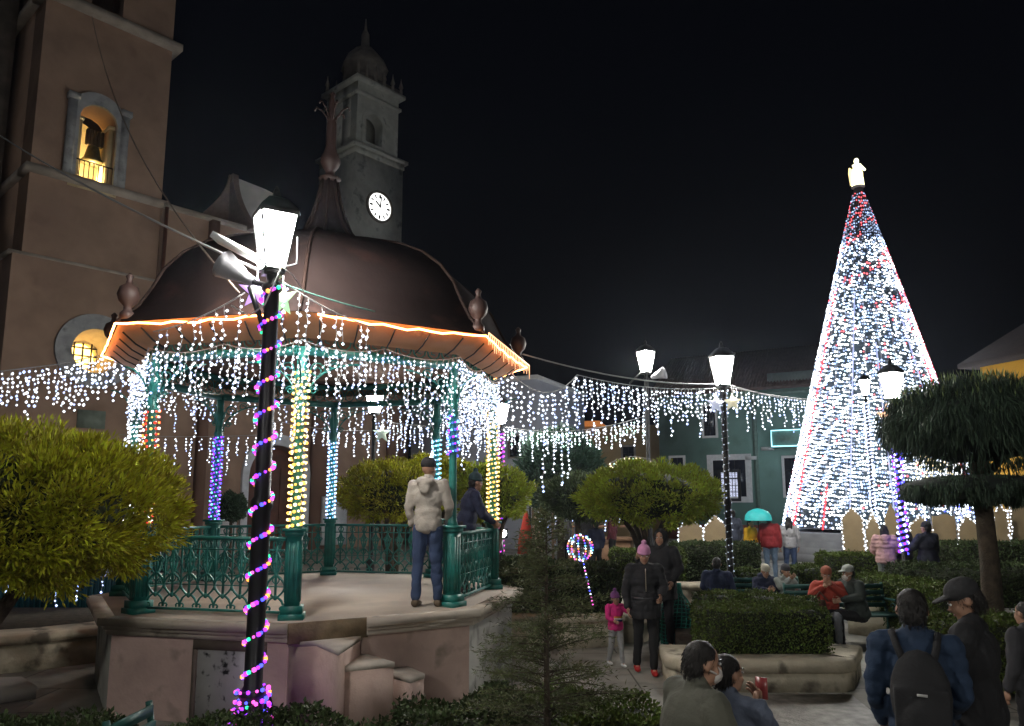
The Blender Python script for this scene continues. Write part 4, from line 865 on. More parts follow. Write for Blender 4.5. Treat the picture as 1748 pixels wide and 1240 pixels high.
# big two tier topiary at right
xr = X(1682, 10.6); t = topiary('large dark two tiered weeping topiary with a domed crown at the right edge', (xr + .02, 10.6, P(0, 722, 10.6).z), (1.16, 1.05, .62), .5, 380, 70, .16, .17, .007, DGR, DGRC, 6, .12, droop=True, zmin=-.45, seed=11, s=.93)
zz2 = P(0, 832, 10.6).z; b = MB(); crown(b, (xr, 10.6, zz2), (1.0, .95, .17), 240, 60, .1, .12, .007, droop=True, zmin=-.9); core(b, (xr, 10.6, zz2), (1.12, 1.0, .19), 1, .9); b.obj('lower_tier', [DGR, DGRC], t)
b = MB(); q = rdir(1500); q = q[q[:, 2] > .35]; pc = np.array((xr + .02, 10.6, P(0, 722, 10.6).z)); pos = pc + q * np.array([1.15, 1.05, .63]); leaves(b, pos, q * .3 + np.array([0, 0, 1.0]) + rng.normal(0, .2, q.shape), np.full(len(q), .13), .009); b.obj('top_shoots', leaf_mat('light_shoots', (.13, .18, .07), .3), t)['kind'] = 'stuff'
b = MB(); b.tube([(xr + .05, 10.6, zz2 + .12), (xr + .25, 10.5, zz2 + .35), (xr + .6, 10.5, zz2 + .55)], [.06, .05, .03], 6); crown(b, (xr + .55, 10.4, zz2 + .42), (.42, .3, .14), 30, 50, .08, .1, .006, droop=True, s=.9) if False else None; b.obj('limb', BARK, t)
# sapling in the foreground
sx = X(935, 5.6, 1100); sp = thing('sapling', (sx, 5.6, 0), 'thin young conifer with sparse drooping branches in the foreground hedge', 'sapling')
b = MB(); b.tube([(sx, 5.6, 0), (sx - .01, 5.6, 1.2), (sx - .005, 5.6, 2.15)], [.03, .02, .006], 7); b.obj('trunk', BARK, sp)
b = MB(); lf = MB()
for i in range(120):
    u = (i + .5) / 120; z = .72 + 1.5 * u; L_ = (.60 * (1 - u) ** .75 + .07) * random.uniform(.6, 1.1); a = random.uniform(0, 2 * PI); d = np.array([math.cos(a), math.sin(a), 0])
    pts = [np.array([sx, 5.6, z]) + d * L_ * s + np.array([0, 0, L_ * (.28 * s - .16 * s * s)]) for s in (0, .35, .7, 1)]
    b.tube(pts, [.006, .005, .003, .0015], 4)
    m = int(45 + L_ * 230); s_ = rng.uniform(.1, 1, m); pos = np.array([np.array([sx, 5.6, z]) + d * L_ * s + np.array([0, 0, L_ * (.28 * s - .16 * s * s)]) for s in s_]) + rng.normal(0, .024, (m, 3)) * np.array([1, 1, .7])
    leaves(lf, pos, d * .9 + rng.normal(0, .6, (m, 3)) + np.array([0, 0, .15]), np.full(m, .042), .0035)
b.obj('branches', BARK, sp); lf.obj('foliage', leaf_mat('sapling_green', (.10, .115, .05), .35), sp)

# ------------------------------------------------------------ hedges and stone kerbs
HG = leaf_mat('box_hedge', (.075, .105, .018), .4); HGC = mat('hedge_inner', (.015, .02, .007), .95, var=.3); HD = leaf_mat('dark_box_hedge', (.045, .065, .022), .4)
def hedge(label, path, w_, z0, z1, dens=2600, ls=.035, m=HG, bumpy=.03, lumps=0, name='hedge', group='clipped hedges'):
    pts = [Vector((*p[:2], 0)) for p in path]; t = thing(name, (pts[0].x, pts[0].y, 0), label, 'hedge', group)
    b = MB(); ib = MB()
    for a, c in zip(pts, pts[1:]):
        d = c - a; L = d.length; d.normalize(); n = Vector((d.y, -d.x, 0)); h = z1 - z0
        a_, c_2 = np.array(a), np.array(d); n_ = np.array(n); z_ = np.array([0, 0, 1.])
        for (nm_, org, e1, l1, e2, l2) in ((z_, a_ + z_ * z1 - n_ * w_ / 2, c_2, L, n_, w_), (n_, a_ + z_ * z0 + n_ * w_ / 2, c_2, L, z_, h), (-n_, a_ + z_ * z0 - n_ * w_ / 2, c_2, L, z_, h), (-c_2, a_ + z_ * z0 - n_ * w_ / 2, n_, w_, z_, h), (c_2, a_ + z_ * z0 - n_ * w_ / 2 + c_2 * L, n_, w_, z_, h)):
            k = int(dens * l1 * l2); 
            if not k: continue
            p_ = org + e1 * (rng.random(k) * l1)[:, None] + e2 * (rng.random(k) * l2)[:, None]
            wob = bumpy * (np.sin(p_[:, 0] * 9 + p_[:, 2] * 5) + np.sin(p_[:, 1] * 11 + p_[:, 0] * 4)) * .5
            big = lumps * (np.sin(p_[:, 0] * 3.1 + 1.3) * .6 + np.sin(p_[:, 0] * 7.3 + p_[:, 1] * 5) * .4)
            p_ = p_ + nm_ * (wob + rng.normal(0, ls * .35, k))[:, None] + z_ * (big * (p_[:, 2] - z0) / h)[:, None] + n_ * 0
            leaves(b, p_, nm_ * .7 + rdir(k) + z_ * .25, np.full(k, ls), ls * .33)
        ib.obox(a, d, ZV, n, .0, L, z0, z1 - bumpy - ls * .5 - lumps * .8, -w_ / 2 + ls * .6 + bumpy, w_ / 2 - ls * .6 - bumpy)
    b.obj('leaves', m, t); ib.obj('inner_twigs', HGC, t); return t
KERB = mat('kerb_stone', (.46, .41, .31), .8, var=.25, scale=3, bump=.45, stain=3.5, stain_c=(.17, .15, .115), stain_lo=.54)
def kerb(label, path, w_, h, cap=.1, over=.06, group='stone bed kerbs'):
    b = MB(); pts = [Vector((*p[:2], 0)) for p in path]; n = len(pts); nr = []
    for i in range(n):
        d = pts[min(i + 1, n - 1)] - pts[max(i - 1, 0)]; d.normalize(); nr.append(Vector((d.y, -d.x, 0)))
    for (z0, z1, o0, o1) in ((0, h - cap, 0, w_), (h - cap, h, -over, w_ + over)):
        v = []
        for p, q in zip(pts, nr): v += [p - q * o1 + ZV * z0, p - q * o0 + ZV * z0, p - q * o0 + ZV * z1 - (ZV * .02), p - q * (o0 + .03) + ZV * z1, p - q * o1 + ZV * z1]
        f = []
        for i in range(n - 1):
            for j in range(5): f.append((i*5 + j, (i+1)*5 + j, (i+1)*5 + (j+1) % 5, i*5 + (j+1) % 5))
        f.append((4, 3, 2, 1, 0)); f.append(tuple((n-1)*5 + j for j in range(5))); b.add(v, f)
    ob = b.obj('kerb', KERB, None, pts[0]); return tag(ob, label, 'kerb', group)
def bed(name, pts, z): b = MB(); b.prism([p[:2] for p in pts], 0, z); return struct(b.obj(name, SOIL))
def pp(px, Y): return (X(px, Y), Y)
# foreground hedges
hedge('low ragged hedge at the bottom left corner, before the bandstand wall', [pp(-40, 6.3), pp(60, 6.3)], .5, 0, .5, 2600, .045, HD, .05, .1)
hedge('rounded dark hedge left of the foot of the nearest lantern post', [pp(80, 6.1), pp(235, 6.2)], .6, 0, .60, 2600, .045, HD, .06, .14)
hedge('long low dark hedge in the foreground before the bandstand steps', [pp(290, 6.2), pp(480, 6.3), pp(665, 6.4)], .6, 0, .54, 2600, .045, HD, .05, .09)
hedge('tall rounded hedge between the bandstand steps and the sapling', [pp(690, 6.3), pp(880, 6.5)], .7, 0, .66, 2600, .045, HD, .06, .1)
hedge('broad bright hedge under the sapling, beside the woman in the pink hat', [pp(870, 6.6), pp(1000, 7.0), pp(1105, 7.1)], .9, 0, .56, 2800, .04, HG, .05, .12)
hedge('bright hedge at the bottom edge in front of the sapling', [pp(960, 5.0), pp(1120, 5.2)], .6, 0, .62, 2800, .04, HG, .05, .1)
# left curved bed
kl = [(-12, 9.5), (-9, 9.95), (-7.4, 10.4), (-6.5, 10.9), (-5.9, 11.5), (-5.6, 12.2)]
kerb('long curved stone kerb of the bed left of the bandstand', kl, .5, .5, .12)
bed('garden_bed', [(-14, 9.9), (-8.8, 10.35), (-6.9, 11.2), (-5.9, 12.3), (-6, 14), (-14, 14)], .42)
hedge('clipped hedge behind the curved kerb at the left edge', [(-10, 11.0), (-7.7, 11.5)], .8, .3, .93, 1800, .045, HG)
b = MB(); b.prism([(-14, 7.4), (-8, 8.0), (-6.1, 8.9), (-5.6, 9.4), (-6.1, 9.9), (-14, 8.6)], 0, .14); struct(b.obj('pavement_step', mat('step_cement', (.22, .21, .19), .8, var=.2, scale=2, bump=.2)))
# right box hedge bed and its kerb
kx0, kx1 = G(1165, 1182).x, G(1458, 1182).x
kerb('thick stone kerb in front of the big box hedge on the right', [(kx0 - .05, 10.7), (kx0 - .12, 10.0), (kx0, 9.75), (kx0 + .8, 9.68), (kx1 - .1, 9.68), (kx1 + .05, 9.8), (kx1 + .5, 10.6)], .34, .38, .15, .03)
bed('garden_bed', [(kx0 + .1, 10.0), (kx1 - .1, 10.0), (kx1 + .3, 13.2), (kx0 + .6, 13.2)], .34)
hedge('large bright box hedge behind the thick stone kerb', [pp(1190, 10.55), pp(1384, 10.55)], .95, .3, .90, 3000, .035, HG, .03)
hedge('hedge running back behind the large box hedge, beside the seated children', [pp(1195, 12.2), pp(1265, 12.4), pp(1375, 11.6)], .6, .3, .86, 2400, .035, HG, .03)
# middle rows on the left of the topiary
hedge('dark hedge behind the sapling, nearest row beside the bandstand', [pp(862, 13.2), pp(1050, 13.2)], .9, .3, 1.22, 2000, .05, HD)
kerb('grey stone kerb behind the sapling', [pp(850, 12.6), pp(960, 12.4), pp(1062, 12.7)], .4, .5, .1)
hedge('far dark hedge row right of the bandstand railing', [pp(858, 17), pp(940, 17)], .8, .3, 1.05, 1500, .055, HD)
hedge('hedge under the flat topped topiary, behind the woman in the pink hat', [pp(1045, 17.5), pp(1165, 17.2)], .9, .3, 1.2, 1500, .055, HG)
hedge('dark hedge in front of the first two plywood houses', [pp(1150, 18.2), pp(1288, 18.2)], .9, .4, 1.3, 1500, .055, HD)
kerb('pale stone kerb below the plywood houses hedge', [pp(1120, 16.0), pp(1200, 15.9), pp(1300, 16.6)], .5, .62, .1)
kerb('low stone kerb left of the sapling base near the child', [G(1035, 1100), G(1070, 1082), G(1110, 1060)], .5, .5, .12)
kerb('stone kerb beside the child in the pink jumper', [G(950, 1085), G(1020, 1092), G(1090, 1100)], .4, .42, .12)
hedge('hedge behind the seated children, left of the couple on the bench', [pp(1245, 15.2), pp(1290, 15.2)], .7, .3, .95, 1800, .05, HG)
hedge('hedge between the seated children and the couple on the bench', [pp(1345, 15.4), pp(1400, 15.4)], .7, .3, 1.0, 1800, .05, HG)
hedge('long hedge curving right behind the bench', [pp(1470, 14.6), pp(1560, 13.2), pp(1640, 11.2)], .8, .2, .95, 1900, .045, HG)
hedge('dark hedge round the foot of the large right topiary', [pp(1600, 9.6), pp(1860, 9.4)], .8, .1, .88, 2200, .045, HG)
hedge('far hedge in front of the plywood houses, behind the bench couple', [pp(1400, 18.5), pp(1530, 18.3)], .8, .3, 1.05, 1400, .055, HG)
hedge('dark hedge behind the large right topiary, nearer row', [pp(1530, 15.2), pp(1800, 15.2)], .9, .3, 1.05, 1300, .055, HD)
hedge('dark hedge behind the large right topiary, farther row', [pp(1540, 19.5), pp(1830, 19.5)], .9, .3, 1.25, 1100, .06, HD)
# rough stone block at the end of the bed
b = MB(); o = G(1500, 1084); b.prism([(o.x - .48, o.y + .1), (o.x - .2, o.y - .22), (o.x + .75, o.y - .55), (o.x + .95, o.y + .5), (o.x - .2, o.y + .75)], 0, .32); b.prism([(o.x - .33, o.y + .15), (o.x - .1, o.y - .06), (o.x + .7, o.y - .3), (o.x + .85, o.y + .45), (o.x - .1, o.y + .6)], .32, .48)
tag(b.obj('stone_block', KERB, None, (o.x, o.y, 0)), 'pale chunky stone block ending the bed beside the bench', 'stone block')

# ------------------------------------------------------------ people
SKIN = mat('skin', (.36, .2, .13), .55, var=.08, scale=20); HAIR = mat('black_hair', (.012, .01, .009), .5, var=.3, scale=60, bump=.4); EYEW = mat('eye_white', (.6, .6, .6), .3, var=0); LIP = mat('lips', (.3, .1, .08), .5, var=0)
def cloth(name, c, **k): return mat('cloth_' + name, c, .85, var=.14, scale=9, bump=.22, **k)
BLK = cloth('black', (.014, .014, .016)); NAVY = cloth('navy', (.015, .02, .05)); DEN = cloth('denim', (.035, .06, .13)); DENL = cloth('light_denim', (.10, .15, .22)); GRYC = cloth('dark_grey', (.035, .035, .04))
def vnoise(p, f, seed):
    r_ = np.random.default_rng(seed); o = np.zeros(len(p))
    for i in range(7):
        k = r_.normal(0, 1, 3); k[2] *= .8; o += np.sin(p @ (k * f * (1 + i * .35)) + r_.random() * 6 + 1.5 * np.sin(p @ (r_.normal(0, 1, 3) * f * .6))) / (1 + i * .3)
    return o / 3
def remeshed(b, name, m, parent, vox, sm=3, extra=None, fold=0., quilt=0., strands=0):
    me = b.mesh(name, m, (0, 0, 0)); o = bpy.data.objects.new('tmp', me); COL.objects.link(o)
    r = o.modifiers.new('r', 'REMESH'); r.mode = 'VOXEL'; r.voxel_size = vox; r.use_smooth_shade = True
    s = o.modifiers.new('s', 'SMOOTH'); s.iterations = sm; s.factor = .6
    dg = bpy.context.evaluated_depsgraph_get(); me2 = bpy.data.meshes.new_from_object(o.evaluated_get(dg))
    bpy.data.objects.remove(o); bpy.data.meshes.remove(me); me2.materials.clear()
    ms = m if isinstance(m, (list, tuple)) else [m]
    V = np.empty(len(me2.vertices) * 3); me2.vertices.foreach_get('co', V); V = V.reshape(-1, 3)
    if fold or quilt or strands:
        NM = np.empty(len(me2.vertices) * 3); me2.vertices.foreach_get('normal', NM); NM = NM.reshape(-1, 3)
        sd = len(name) + len(V) % 97
        if fold: n1 = vnoise(V, 13, sd); V = V + NM * ((np.abs(n1) - .45) * fold)[:, None]
        if quilt: V = V + NM * ((np.abs(np.sin(V[:, 2] * PI / .085)) ** .5 - .6) * quilt)[:, None]
    out = MB(); out.add(V, [tuple(p.vertices) for p in me2.polygons], 0); bpy.data.meshes.remove(me2)
    if strands:
        ix = rng.integers(0, len(V), strands); d_ = np.array([0, -.3, -1.]) + NM[ix] * .08 + rng.normal(0, .16, (strands, 3)); leaves(out, V[ix] + NM[ix] * .0015, d_, np.full(strands, .03), .0025)
    if extra:
        k = out.n; out.V += extra.V; out.F += [[i + k for i in q] for q in extra.F]; out.M += extra.M; out.n += extra.n
    mesh = out.mesh(name, ms, (0, 0, 0), smooth=True); ob = bpy.data.objects.new(name, mesh); COL.objects.link(ob); ob.parent = parent; return ob
def rx(v, a, piv): v = Vector(v) - Vector(piv); return Vector((v.x, v.y * math.cos(a) + v.z * math.sin(a), -v.y * math.sin(a) + v.z * math.cos(a))) + Vector(piv)   # + leans forward
def person(label, x, y, z, face, h=1.7, arms=None, legs=None, sit=False, lean=0., turn=0., nod=0., top=BLK, topname='jacket', tlen=.0, bottom=DEN, shoes=BLK, hat=None, hatm=None, hair=.0,
           bulk=1.0, vox=.016, gloves=None, hood=None, mask=None, group=None, cat='person', child=False, skirt=False, name='person', quilt=0.):
    """local axes: +Y the way the person faces, +X their right; all lengths are for 1.7 m and scaled"""
    t = thing(name, (x, y, z), label, cat, group); t.rotation_euler = (0, 0, face); s = h / 1.7; t.scale = (s, s, s); hs = 1.22 if child else 1.0
    hip = Vector((0, 0, .47 if sit else .93)); L_ = lambda p: rx(Vector(p) + Vector((0, 0, hip.z - .93)), lean, hip)
    sh = [L_((sx_ * .185, 0, 1.41)) for sx_ in (-1, 1)]; neck = L_((0, -.005, 1.47)); chest = L_((0, 0, 1.27)); waist = L_((0, 0, 1.06)); hc = L_((0, .015, 1.595))
    if arms is None and sit: arms = (((-.25, .1, .72), (-.14, .34, .66)), ((.25, .1, .72), (.14, .34, .66)))
    if arms is None: arms = (((-.25, -.02, 1.13), (-.24, .08, .87)), ((.25, -.02, 1.13), (.24, .08, .87)))
    if legs is None:
        legs = (((-.1, .44, .5), (-.11, .42, .08)), ((.1, .44, .5), (.11, .42, .08))) if sit else (((-.10, .02, .5), (-.11, -.02, .08)), ((.10, .02, .5), (.11, -.02, .08)))
    b = MB(); ex = MB()
    # body: one continuous surface
    Rl = Matrix.Rotation(-lean, 3, 'X')
    b.ell(chest, (.155, .105, .19), Rl, 14); b.ell(waist, (.13, .1, .17), Rl, 14); b.ell(hip + Vector((0, 0, .02)), (.16, .12, .12), None, 14); b.cap(neck - Vector((0, 0, .04)), hc - Vector((0, 0, .06)), .055, .05)
    hp = [hip + Vector((sx_ * .09, 0, -.03)) for sx_ in (-1, 1)]
    for i in (0, 1):
        e_, w_ = Vector(arms[i][0]), Vector(arms[i][1]); k_, a_ = Vector(legs[i][0]), Vector(legs[i][1])
        b.cap(sh[i], e_, .052, .04); b.cap(e_, w_, .039, .027); b.cap(hp[i], k_, .082, .055); b.cap(k_, a_, .053, .036); b.cap(a_ - Vector((0, .02, .03)), a_ + Vector((0, .15, -.045)), .035, .028)
        d = (w_ - e_).normalized(); side = 1 if i else -1; u = Vector((0, 0, 1)) if abs(d.z) < .8 else Vector((0, 1, 0)); u = (u - d * u.dot(d)).normalized(); v = d.cross(u)
        pal = w_ + d * .05; ex.ell(pal, (.022, .042, .045), Matrix((v, u, d)).transposed(), 10)
        for f_ in range(4):
            o = pal + u * (.03 - .02 * f_) + d * .035; ln = (.055, .065, .06, .045)[f_]; bend = v * (-side * .022)
            ex.tube([o, o + d * ln * .5 + bend * .3, o + d * ln * .85 + bend, o + d * ln + bend * 1.7], [.0095, .009, .008, .005], 6)
        o = w_ + d * .03 + u * .035; ex.tube([o, o + u * .025 + d * .025, o + u * .03 + d * .05 - v * side * .01], [.011, .01, .006], 6)
    Rh = Matrix.Rotation(turn, 3, 'Z') @ Matrix.Rotation(-nod - lean * .4, 3, 'X')
    def hd(p): return hc + Rh @ (Vector(p) * hs)
    def hr(r): return tuple(q * hs for q in r)
    b.ell(hd((0, -.01, .025)), hr((.076, .094, .092)), Rh, 16); b.ell(hd((0, .03, -.045)), hr((.058, .062, .07)), Rh, 14); b.ell(hd((0, .068, -.09)), hr((.026, .022, .022)), Rh, 10)
    b.cap(hd((0, .084, .015)), hd((0, .103, -.022)), .009 * hs, .014 * hs, 8)
    for q in (-1, 1): b.ell(hd((q * .078, -.005, -.005)), hr((.012, .022, .032)), Rh, 8); b.ell(hd((q * .04, .063, -.03)), hr((.024, .02, .022)), Rh, 8)
    for q in (-1, 1): ex.ell(hd((q * .031, .083, .012)), hr((.013, .008, .008)), Rh, 8, 1); ex.ell(hd((q * .031, .0895, .012)), hr((.006, .003, .006)), Rh, 6, 2); ex.ell(hd((q * .031, .086, .033)), hr((.019, .007, .004)), Rh, 6, 2)
    ex.ell(hd((0, .088, -.055)), hr((.024, .008, .007)), Rh, 8, 3)
    bd = remeshed(b, 'body', [SKIN, EYEW, HAIR, LIP], t, min(vox, .013), 2, ex)
    # hair
    b = MB(); b.ell(hd((0, -.02, .038)), hr((.081, .094, .086)), Rh, 16); b.ell(hd((0, -.055, -.01)), hr((.078, .06, .085)), Rh, 12)
    if hair > 0:
        for q in (-1, 0, 1): b.cap(hd((q * .05, -.06, -.02)), hc + Vector((q * .06, -.1, -.05 - hair)), .05, .03)
    if not hood or not hat: remeshed(b, 'hair', HAIR, t, .011, 2, strands=900 if vox < .0145 else 250)
    # trousers
    b = MB(); b.ell(hip + Vector((0, 0, .03)), (.175 * bulk, .14 * bulk, .13), None, 14)
    for i in (0, 1):
        k_, a_ = Vector(legs[i][0]), Vector(legs[i][1]); b.cap(hp[i], k_, .1, .073); b.cap(k_, a_ + (k_ - a_).normalized() * .03, .072, .058)
    remeshed(b, 'trousers', bottom, t, vox, 1, fold=.016)
    b = MB()
    for i in (0, 1):
        a_ = Vector(legs[i][1]); kk = (Vector(legs[i][0]) - a_).normalized(); b.ell(a_ + Vector((0, -.005, -.03)), (.05, .06, .05), None, 10); b.ell(a_ + Vector((0, .09, -.045)), (.047, .105, .035), None, 12)
    remeshed(b, 'shoes', shoes, t, min(vox, .014), 1)
    # top garment
    b = MB(); bu = bulk
    b.ell(chest + Vector((0, 0, .0)), (.19 * bu, .135 * bu, .2), Rl, 14); b.ell(waist, (.175 * bu, .135 * bu, .19), Rl, 14); b.ell(L_((0, 0, .95)), (.185 * bu, .15 * bu, .13), None if sit else Rl, 14)
    b.cap(neck - Vector((0, 0, .05)), neck + Vector((0, 0, .015)), .09, .07)
    for i in (0, 1): b.cap(neck - Vector((0, 0, .05)), sh[i] - Vector((0, 0, .01)), .085, .07 * bu)
    if not sit and not tlen and lean < .1:
        b.lathe([(.15, .2), (.172, .08), (.178, -.02), (.17, -.06)], tuple(hip), 18); vv = b.V[-1]; vv[:, 0] *= bu * 1.03; vv[:, 1] = vv[:, 1] * .8 * bu
    if tlen > 0 and not sit: b.tube([hip + Vector((0, 0, .18)), hip + Vector((0, 0, .05)), hip - Vector((0, 0, tlen * .5)), hip - Vector((0, 0, tlen))], [.16 * bu, .185 * bu, .19 * bu, .195 * bu], 16)
    for i in (0, 1):
        e_, w_ = Vector(arms[i][0]), Vector(arms[i][1]); b.cap(sh[i], e_, .075 * bu, .062 * bu); b.cap(e_, w_ - (w_ - e_).normalized() * .03, .06 * bu, .045 * bu)
    if hood == 'down': b.ell(L_((0, -.12, 1.44)), (.12, .07, .07), Rl, 12); b.ell(L_((0, -.15, 1.37)), (.08, .04, .08), Rl, 10)
    if hood == 'fur': b.ell(L_((0, -.06, 1.5)), (.14, .1, .06), Rl, 12)
    tg = remeshed(b, topname, top, t, vox, 1, fold=.018, quilt=quilt)
    if hood == 'up':
        b = MB(); b.ell(hd((0, -.035, .02)), hr((.11, .11, .13)), Rh, 14); b.cap(neck, hd((0, -.04, -.05)), .1, .09); remeshed(b, 'hood', top, t, .014, 2)
    if hat == 'beanie':
        b = MB(); b.ell(hd((0, -.015, .065)), hr((.09, .103, .085)), Rh, 16); b.ell(hd((0, -.01, .045)), hr((.094, .107, .03)), Rh, 16); remeshed(b, 'beanie', hatm, t, .011, 2)
    if hat == 'pompom':
        b = MB(); b.ell(hd((0, -.015, .07)), hr((.092, .105, .095)), Rh, 16); b.ell(hd((0, -.008, .045)), hr((.098, .112, .03)), Rh, 16); b.ell(hd((0, -.02, .185)), hr((.04, .04, .038)), Rh, 10); remeshed(b, 'bobble_hat', hatm, t, .011, 1)
    if hat == 'cap':
        b = MB(); b.ell(hd((0, -.015, .06)), hr((.09, .103, .08)), Rh, 16); b.ell(hd((0, .1, .055)), hr((.065, .075, .012)), Rh, 12); remeshed(b, 'cap', hatm, t, .01, 1)
    if mask:
        b = MB(); b.ell(hd((0, .065, -.05)), hr((.056, .05, .05)), Rh, 12); b.cap(hd((-.075, .0, -.02)), hd((-.05, .06, -.04)), .006, .006, 6); b.cap(hd((.075, .0, -.02)), hd((.05, .06, -.04)), .006, .006, 6); mk = b.obj('face_mask', mask, None, smooth=True); mk.parent = t
    t['_hc'] = tuple(hc)
    del t['_hc']
    return t, bd
def child_mesh(b, name, m, t, smooth=False): o = b.obj(name, m, None, smooth=smooth); o.parent = t; o.location = (0, 0, 0); return o

# hooded man on the bandstand, seen from behind, left hand resting on the rail side
HOOD = cloth('grey_hoodie', (.36, .33, .29)); hp_ = G(728, 1037, FZ)
t, _ = person('man in a pale grey hoodie and jeans standing on the bandstand with his back turned', hp_.x, hp_.y, FZ, R(-12), 1.74, arms=(((-.25, .02, 1.14), (-.22, .1, .93)), ((.25, .03, 1.15), (.2, .2, 1.0))), legs=(((-.12, .02, .5), (-.13, -.03, .08)), ((.10, .03, .5), (.12, .05, .08))), top=HOOD, topname='hoodie', bottom=DEN, shoes=cloth('tan_shoe', (.12, .09, .06)), hat='beanie', hatm=BLK, hood='down', bulk=.98, turn=-.3)
t, _ = person('man in navy jacket and dark bobble hat leaning on the bandstand rail', X(792, 10.6), 10.75, FZ, R(-75), 1.62, lean=.22, turn=.1, arms=(((-.2, .3, 1.18), (-.1, .42, 1.02)), ((.24, .2, 1.12), (.16, .4, 1.0))), top=NAVY, bottom=BLK, hat='pompom', hatm=cloth('dark_teal', (.02, .045, .05)), bulk=1.12)
# woman in pink hat and child
wp = G(1104, 1150); PKH = cloth('pink_wool', (.55, .24, .42))
t, _ = person('woman in pink bobble hat, long black padded coat and red shoes', wp.x, wp.y, 0, PI - .05, 1.66, arms=(((-.27, .02, 1.16), (-.2, .2, 1.06)), ((.26, .0, 1.13), (.25, .1, .9))), legs=(((-.1, .06, .5), (-.09, .1, .08)), ((.1, -.02, .5), (.12, -.1, .1))), top=BLK, quilt=.008, topname='coat', tlen=.18, bottom=cloth('black_leggings', (.01, .01, .011)), shoes=cloth('red', (.42, .02, .02)), hat='pompom', hatm=PKH, bulk=1.16, nod=.25, vox=.013, hair=0)
b = MB(); b.cap((0, .165, .82), (0, .16, 1.0), .006, .006, 6); b.cap((0, .165, 1.02), (0, .15, 1.42), .006, .006, 6); child_mesh(b, 'zip', mat('zip_metal', (.5, .45, .35), .35, .7), t)
b = MB(); b.lathe([(.208, 1.0), (.214, 1.02), (.208, 1.04)], (0, 0, 0), 20); child_mesh(b, 'belt', mat('shiny_belt', (.03, .03, .035), .3), t)
cp = G(1052, 1138)
t, _ = person('small child in pink jumper and purple bobble hat holding a woman by the hand', cp.x, cp.y, 0, PI + .3, .98, child=True, arms=(((-.3, .08, 1.3), (-.36, .14, 1.42)), ((.25, .1, 1.18), (.16, .24, 1.12))), legs=(((-.1, .08, .5), (-.1, .16, .1)), ((.1, -.04, .5), (.12, -.16, .12))), top=cloth('hot_pink', (.55, .02, .17)), topname='jumper', bottom=cloth('pale_grey_trousers', (.25, .25, .25)), shoes=cloth('white_shoe', (.6, .6, .6)), hat='pompom', hatm=cloth('violet_wool', (.28, .1, .3)), bulk=1.1, vox=.014)
b = MB()
for i, z in enumerate((1.1, 1.14, 1.18)): b.box((.0, .16, z), (.2, .05, .035), 0, i)
o = b.obj('stripes', [cloth('navy_stripe', (.02, .03, .12)), cloth('white_stripe', (.6, .6, .6)), cloth('orange_stripe', (.6, .2, .05))], None); o.parent = t
# dark figure under topiary
t, _ = person('person in long black coat standing right behind the woman in the pink hat', X(1128, 12.2), 12.2, .05, PI - .4, 1.78, top=BLK, topname='coat', tlen=.22, bottom=BLK, bulk=1.2, hood='up', hat=None, arms=(((-.27, .0, 1.16), (-.2, .15, .98)), ((.3, .06, 1.2), (.3, .2, 1.3))))
# seated pair with phones in the foreground
OLV = cloth('olive_grey', (.085, .085, .065)); MSK = mat('mask_white', (.62, .58, .55), .8, var=.05)
t, _ = person('man in olive grey coat and white face mask sitting in the foreground', X(1160, 4.3, 1150), 4.3, P(1170, 1093, 4.3).z - 1.25 * 1.0, R(-72), 1.70, sit=True, lean=.2, turn=-.12, nod=.05, arms=(((-.28, .12, .76), (-.15, .36, .72)), ((.3, .1, .76), (.16, .36, .70))), top=OLV, topname='coat', bottom=BLK, mask=MSK, bulk=1.22, vox=.012)
t, _ = person('dark haired child in blue grey jacket raising a phone beside the masked man', X(1238, 4.6, 1150), 4.6, P(1245, 1120, 4.6).z - 1.25 * .94, R(-38), 1.6, sit=True, lean=.05, turn=-.5, arms=(((-.26, .1, .74), (-.1, .3, .72)), ((.24, .14, .74), (.12, .24, .93))), top=cloth('blue_grey', (.10, .12, .17)), bottom=BLK, bulk=1.05, vox=.012)
b = MB(); b.box((.11, .30, 1.02), (.075, .012, .13)); child_mesh(b, 'phone', mat('phone_case', (.3, .05, .05), .3), t); 
b = MB(); x_ = X(1205, 4.6, 1150); b.box((x_, 4.62, .41), (1.6, .5, .06)); b.box((x_ - .6, 4.62, .19), (.12, .45, .38)); b.box((x_ + .6, 4.62, .19), (.12, .45, .38)); tag(b.obj('stone_bench', KERB, None, (x_, 4.62, 0)), 'stone bench under the masked man and the child in the foreground', 'bench')
# man with backpack, from behind
BLUJ = cloth('blue_puffer', (.014, .032, .07))
bx = X(1560, 4.7, 1080); t, _ = person('man in blue padded jacket seen from behind, wearing a black backpack', bx, 4.7, 0, R(-24), 1.76, turn=-.05, arms=(((-.225, -.01, 1.13), (-.19, .16, .92)), ((.225, .02, 1.13), (.16, .22, .98))), top=BLUJ, quilt=.009, topname='jacket', bottom=DEN, bulk=.94, vox=.012, nod=.15)
bk = thing('backpack', (bx, 4.7, 0), 'black backpack worn by the man in the blue padded jacket', 'backpack'); bk.rotation_euler = (0, 0, R(-24)); bk.scale = (1.035,) * 3
b = MB(); b.ell((0, -.22, 1.17), (.155, .095, .25), None, 16); b.box((0, -.24, 1.08), (.27, .15, .3)); b.ell((0, -.31, 1.05), (.11, .05, .13), None, 12); remeshed(b, 'bag', BLK, bk, .013, 2)
b = MB()
for q in (-1, 1): b.tube([(q * .07, -.2, 1.34), (q * .1, -.135, 1.42), (q * .115, -.05, 1.475), (q * .125, .05, 1.46), (q * .14, .14, 1.34)], .02, 6)
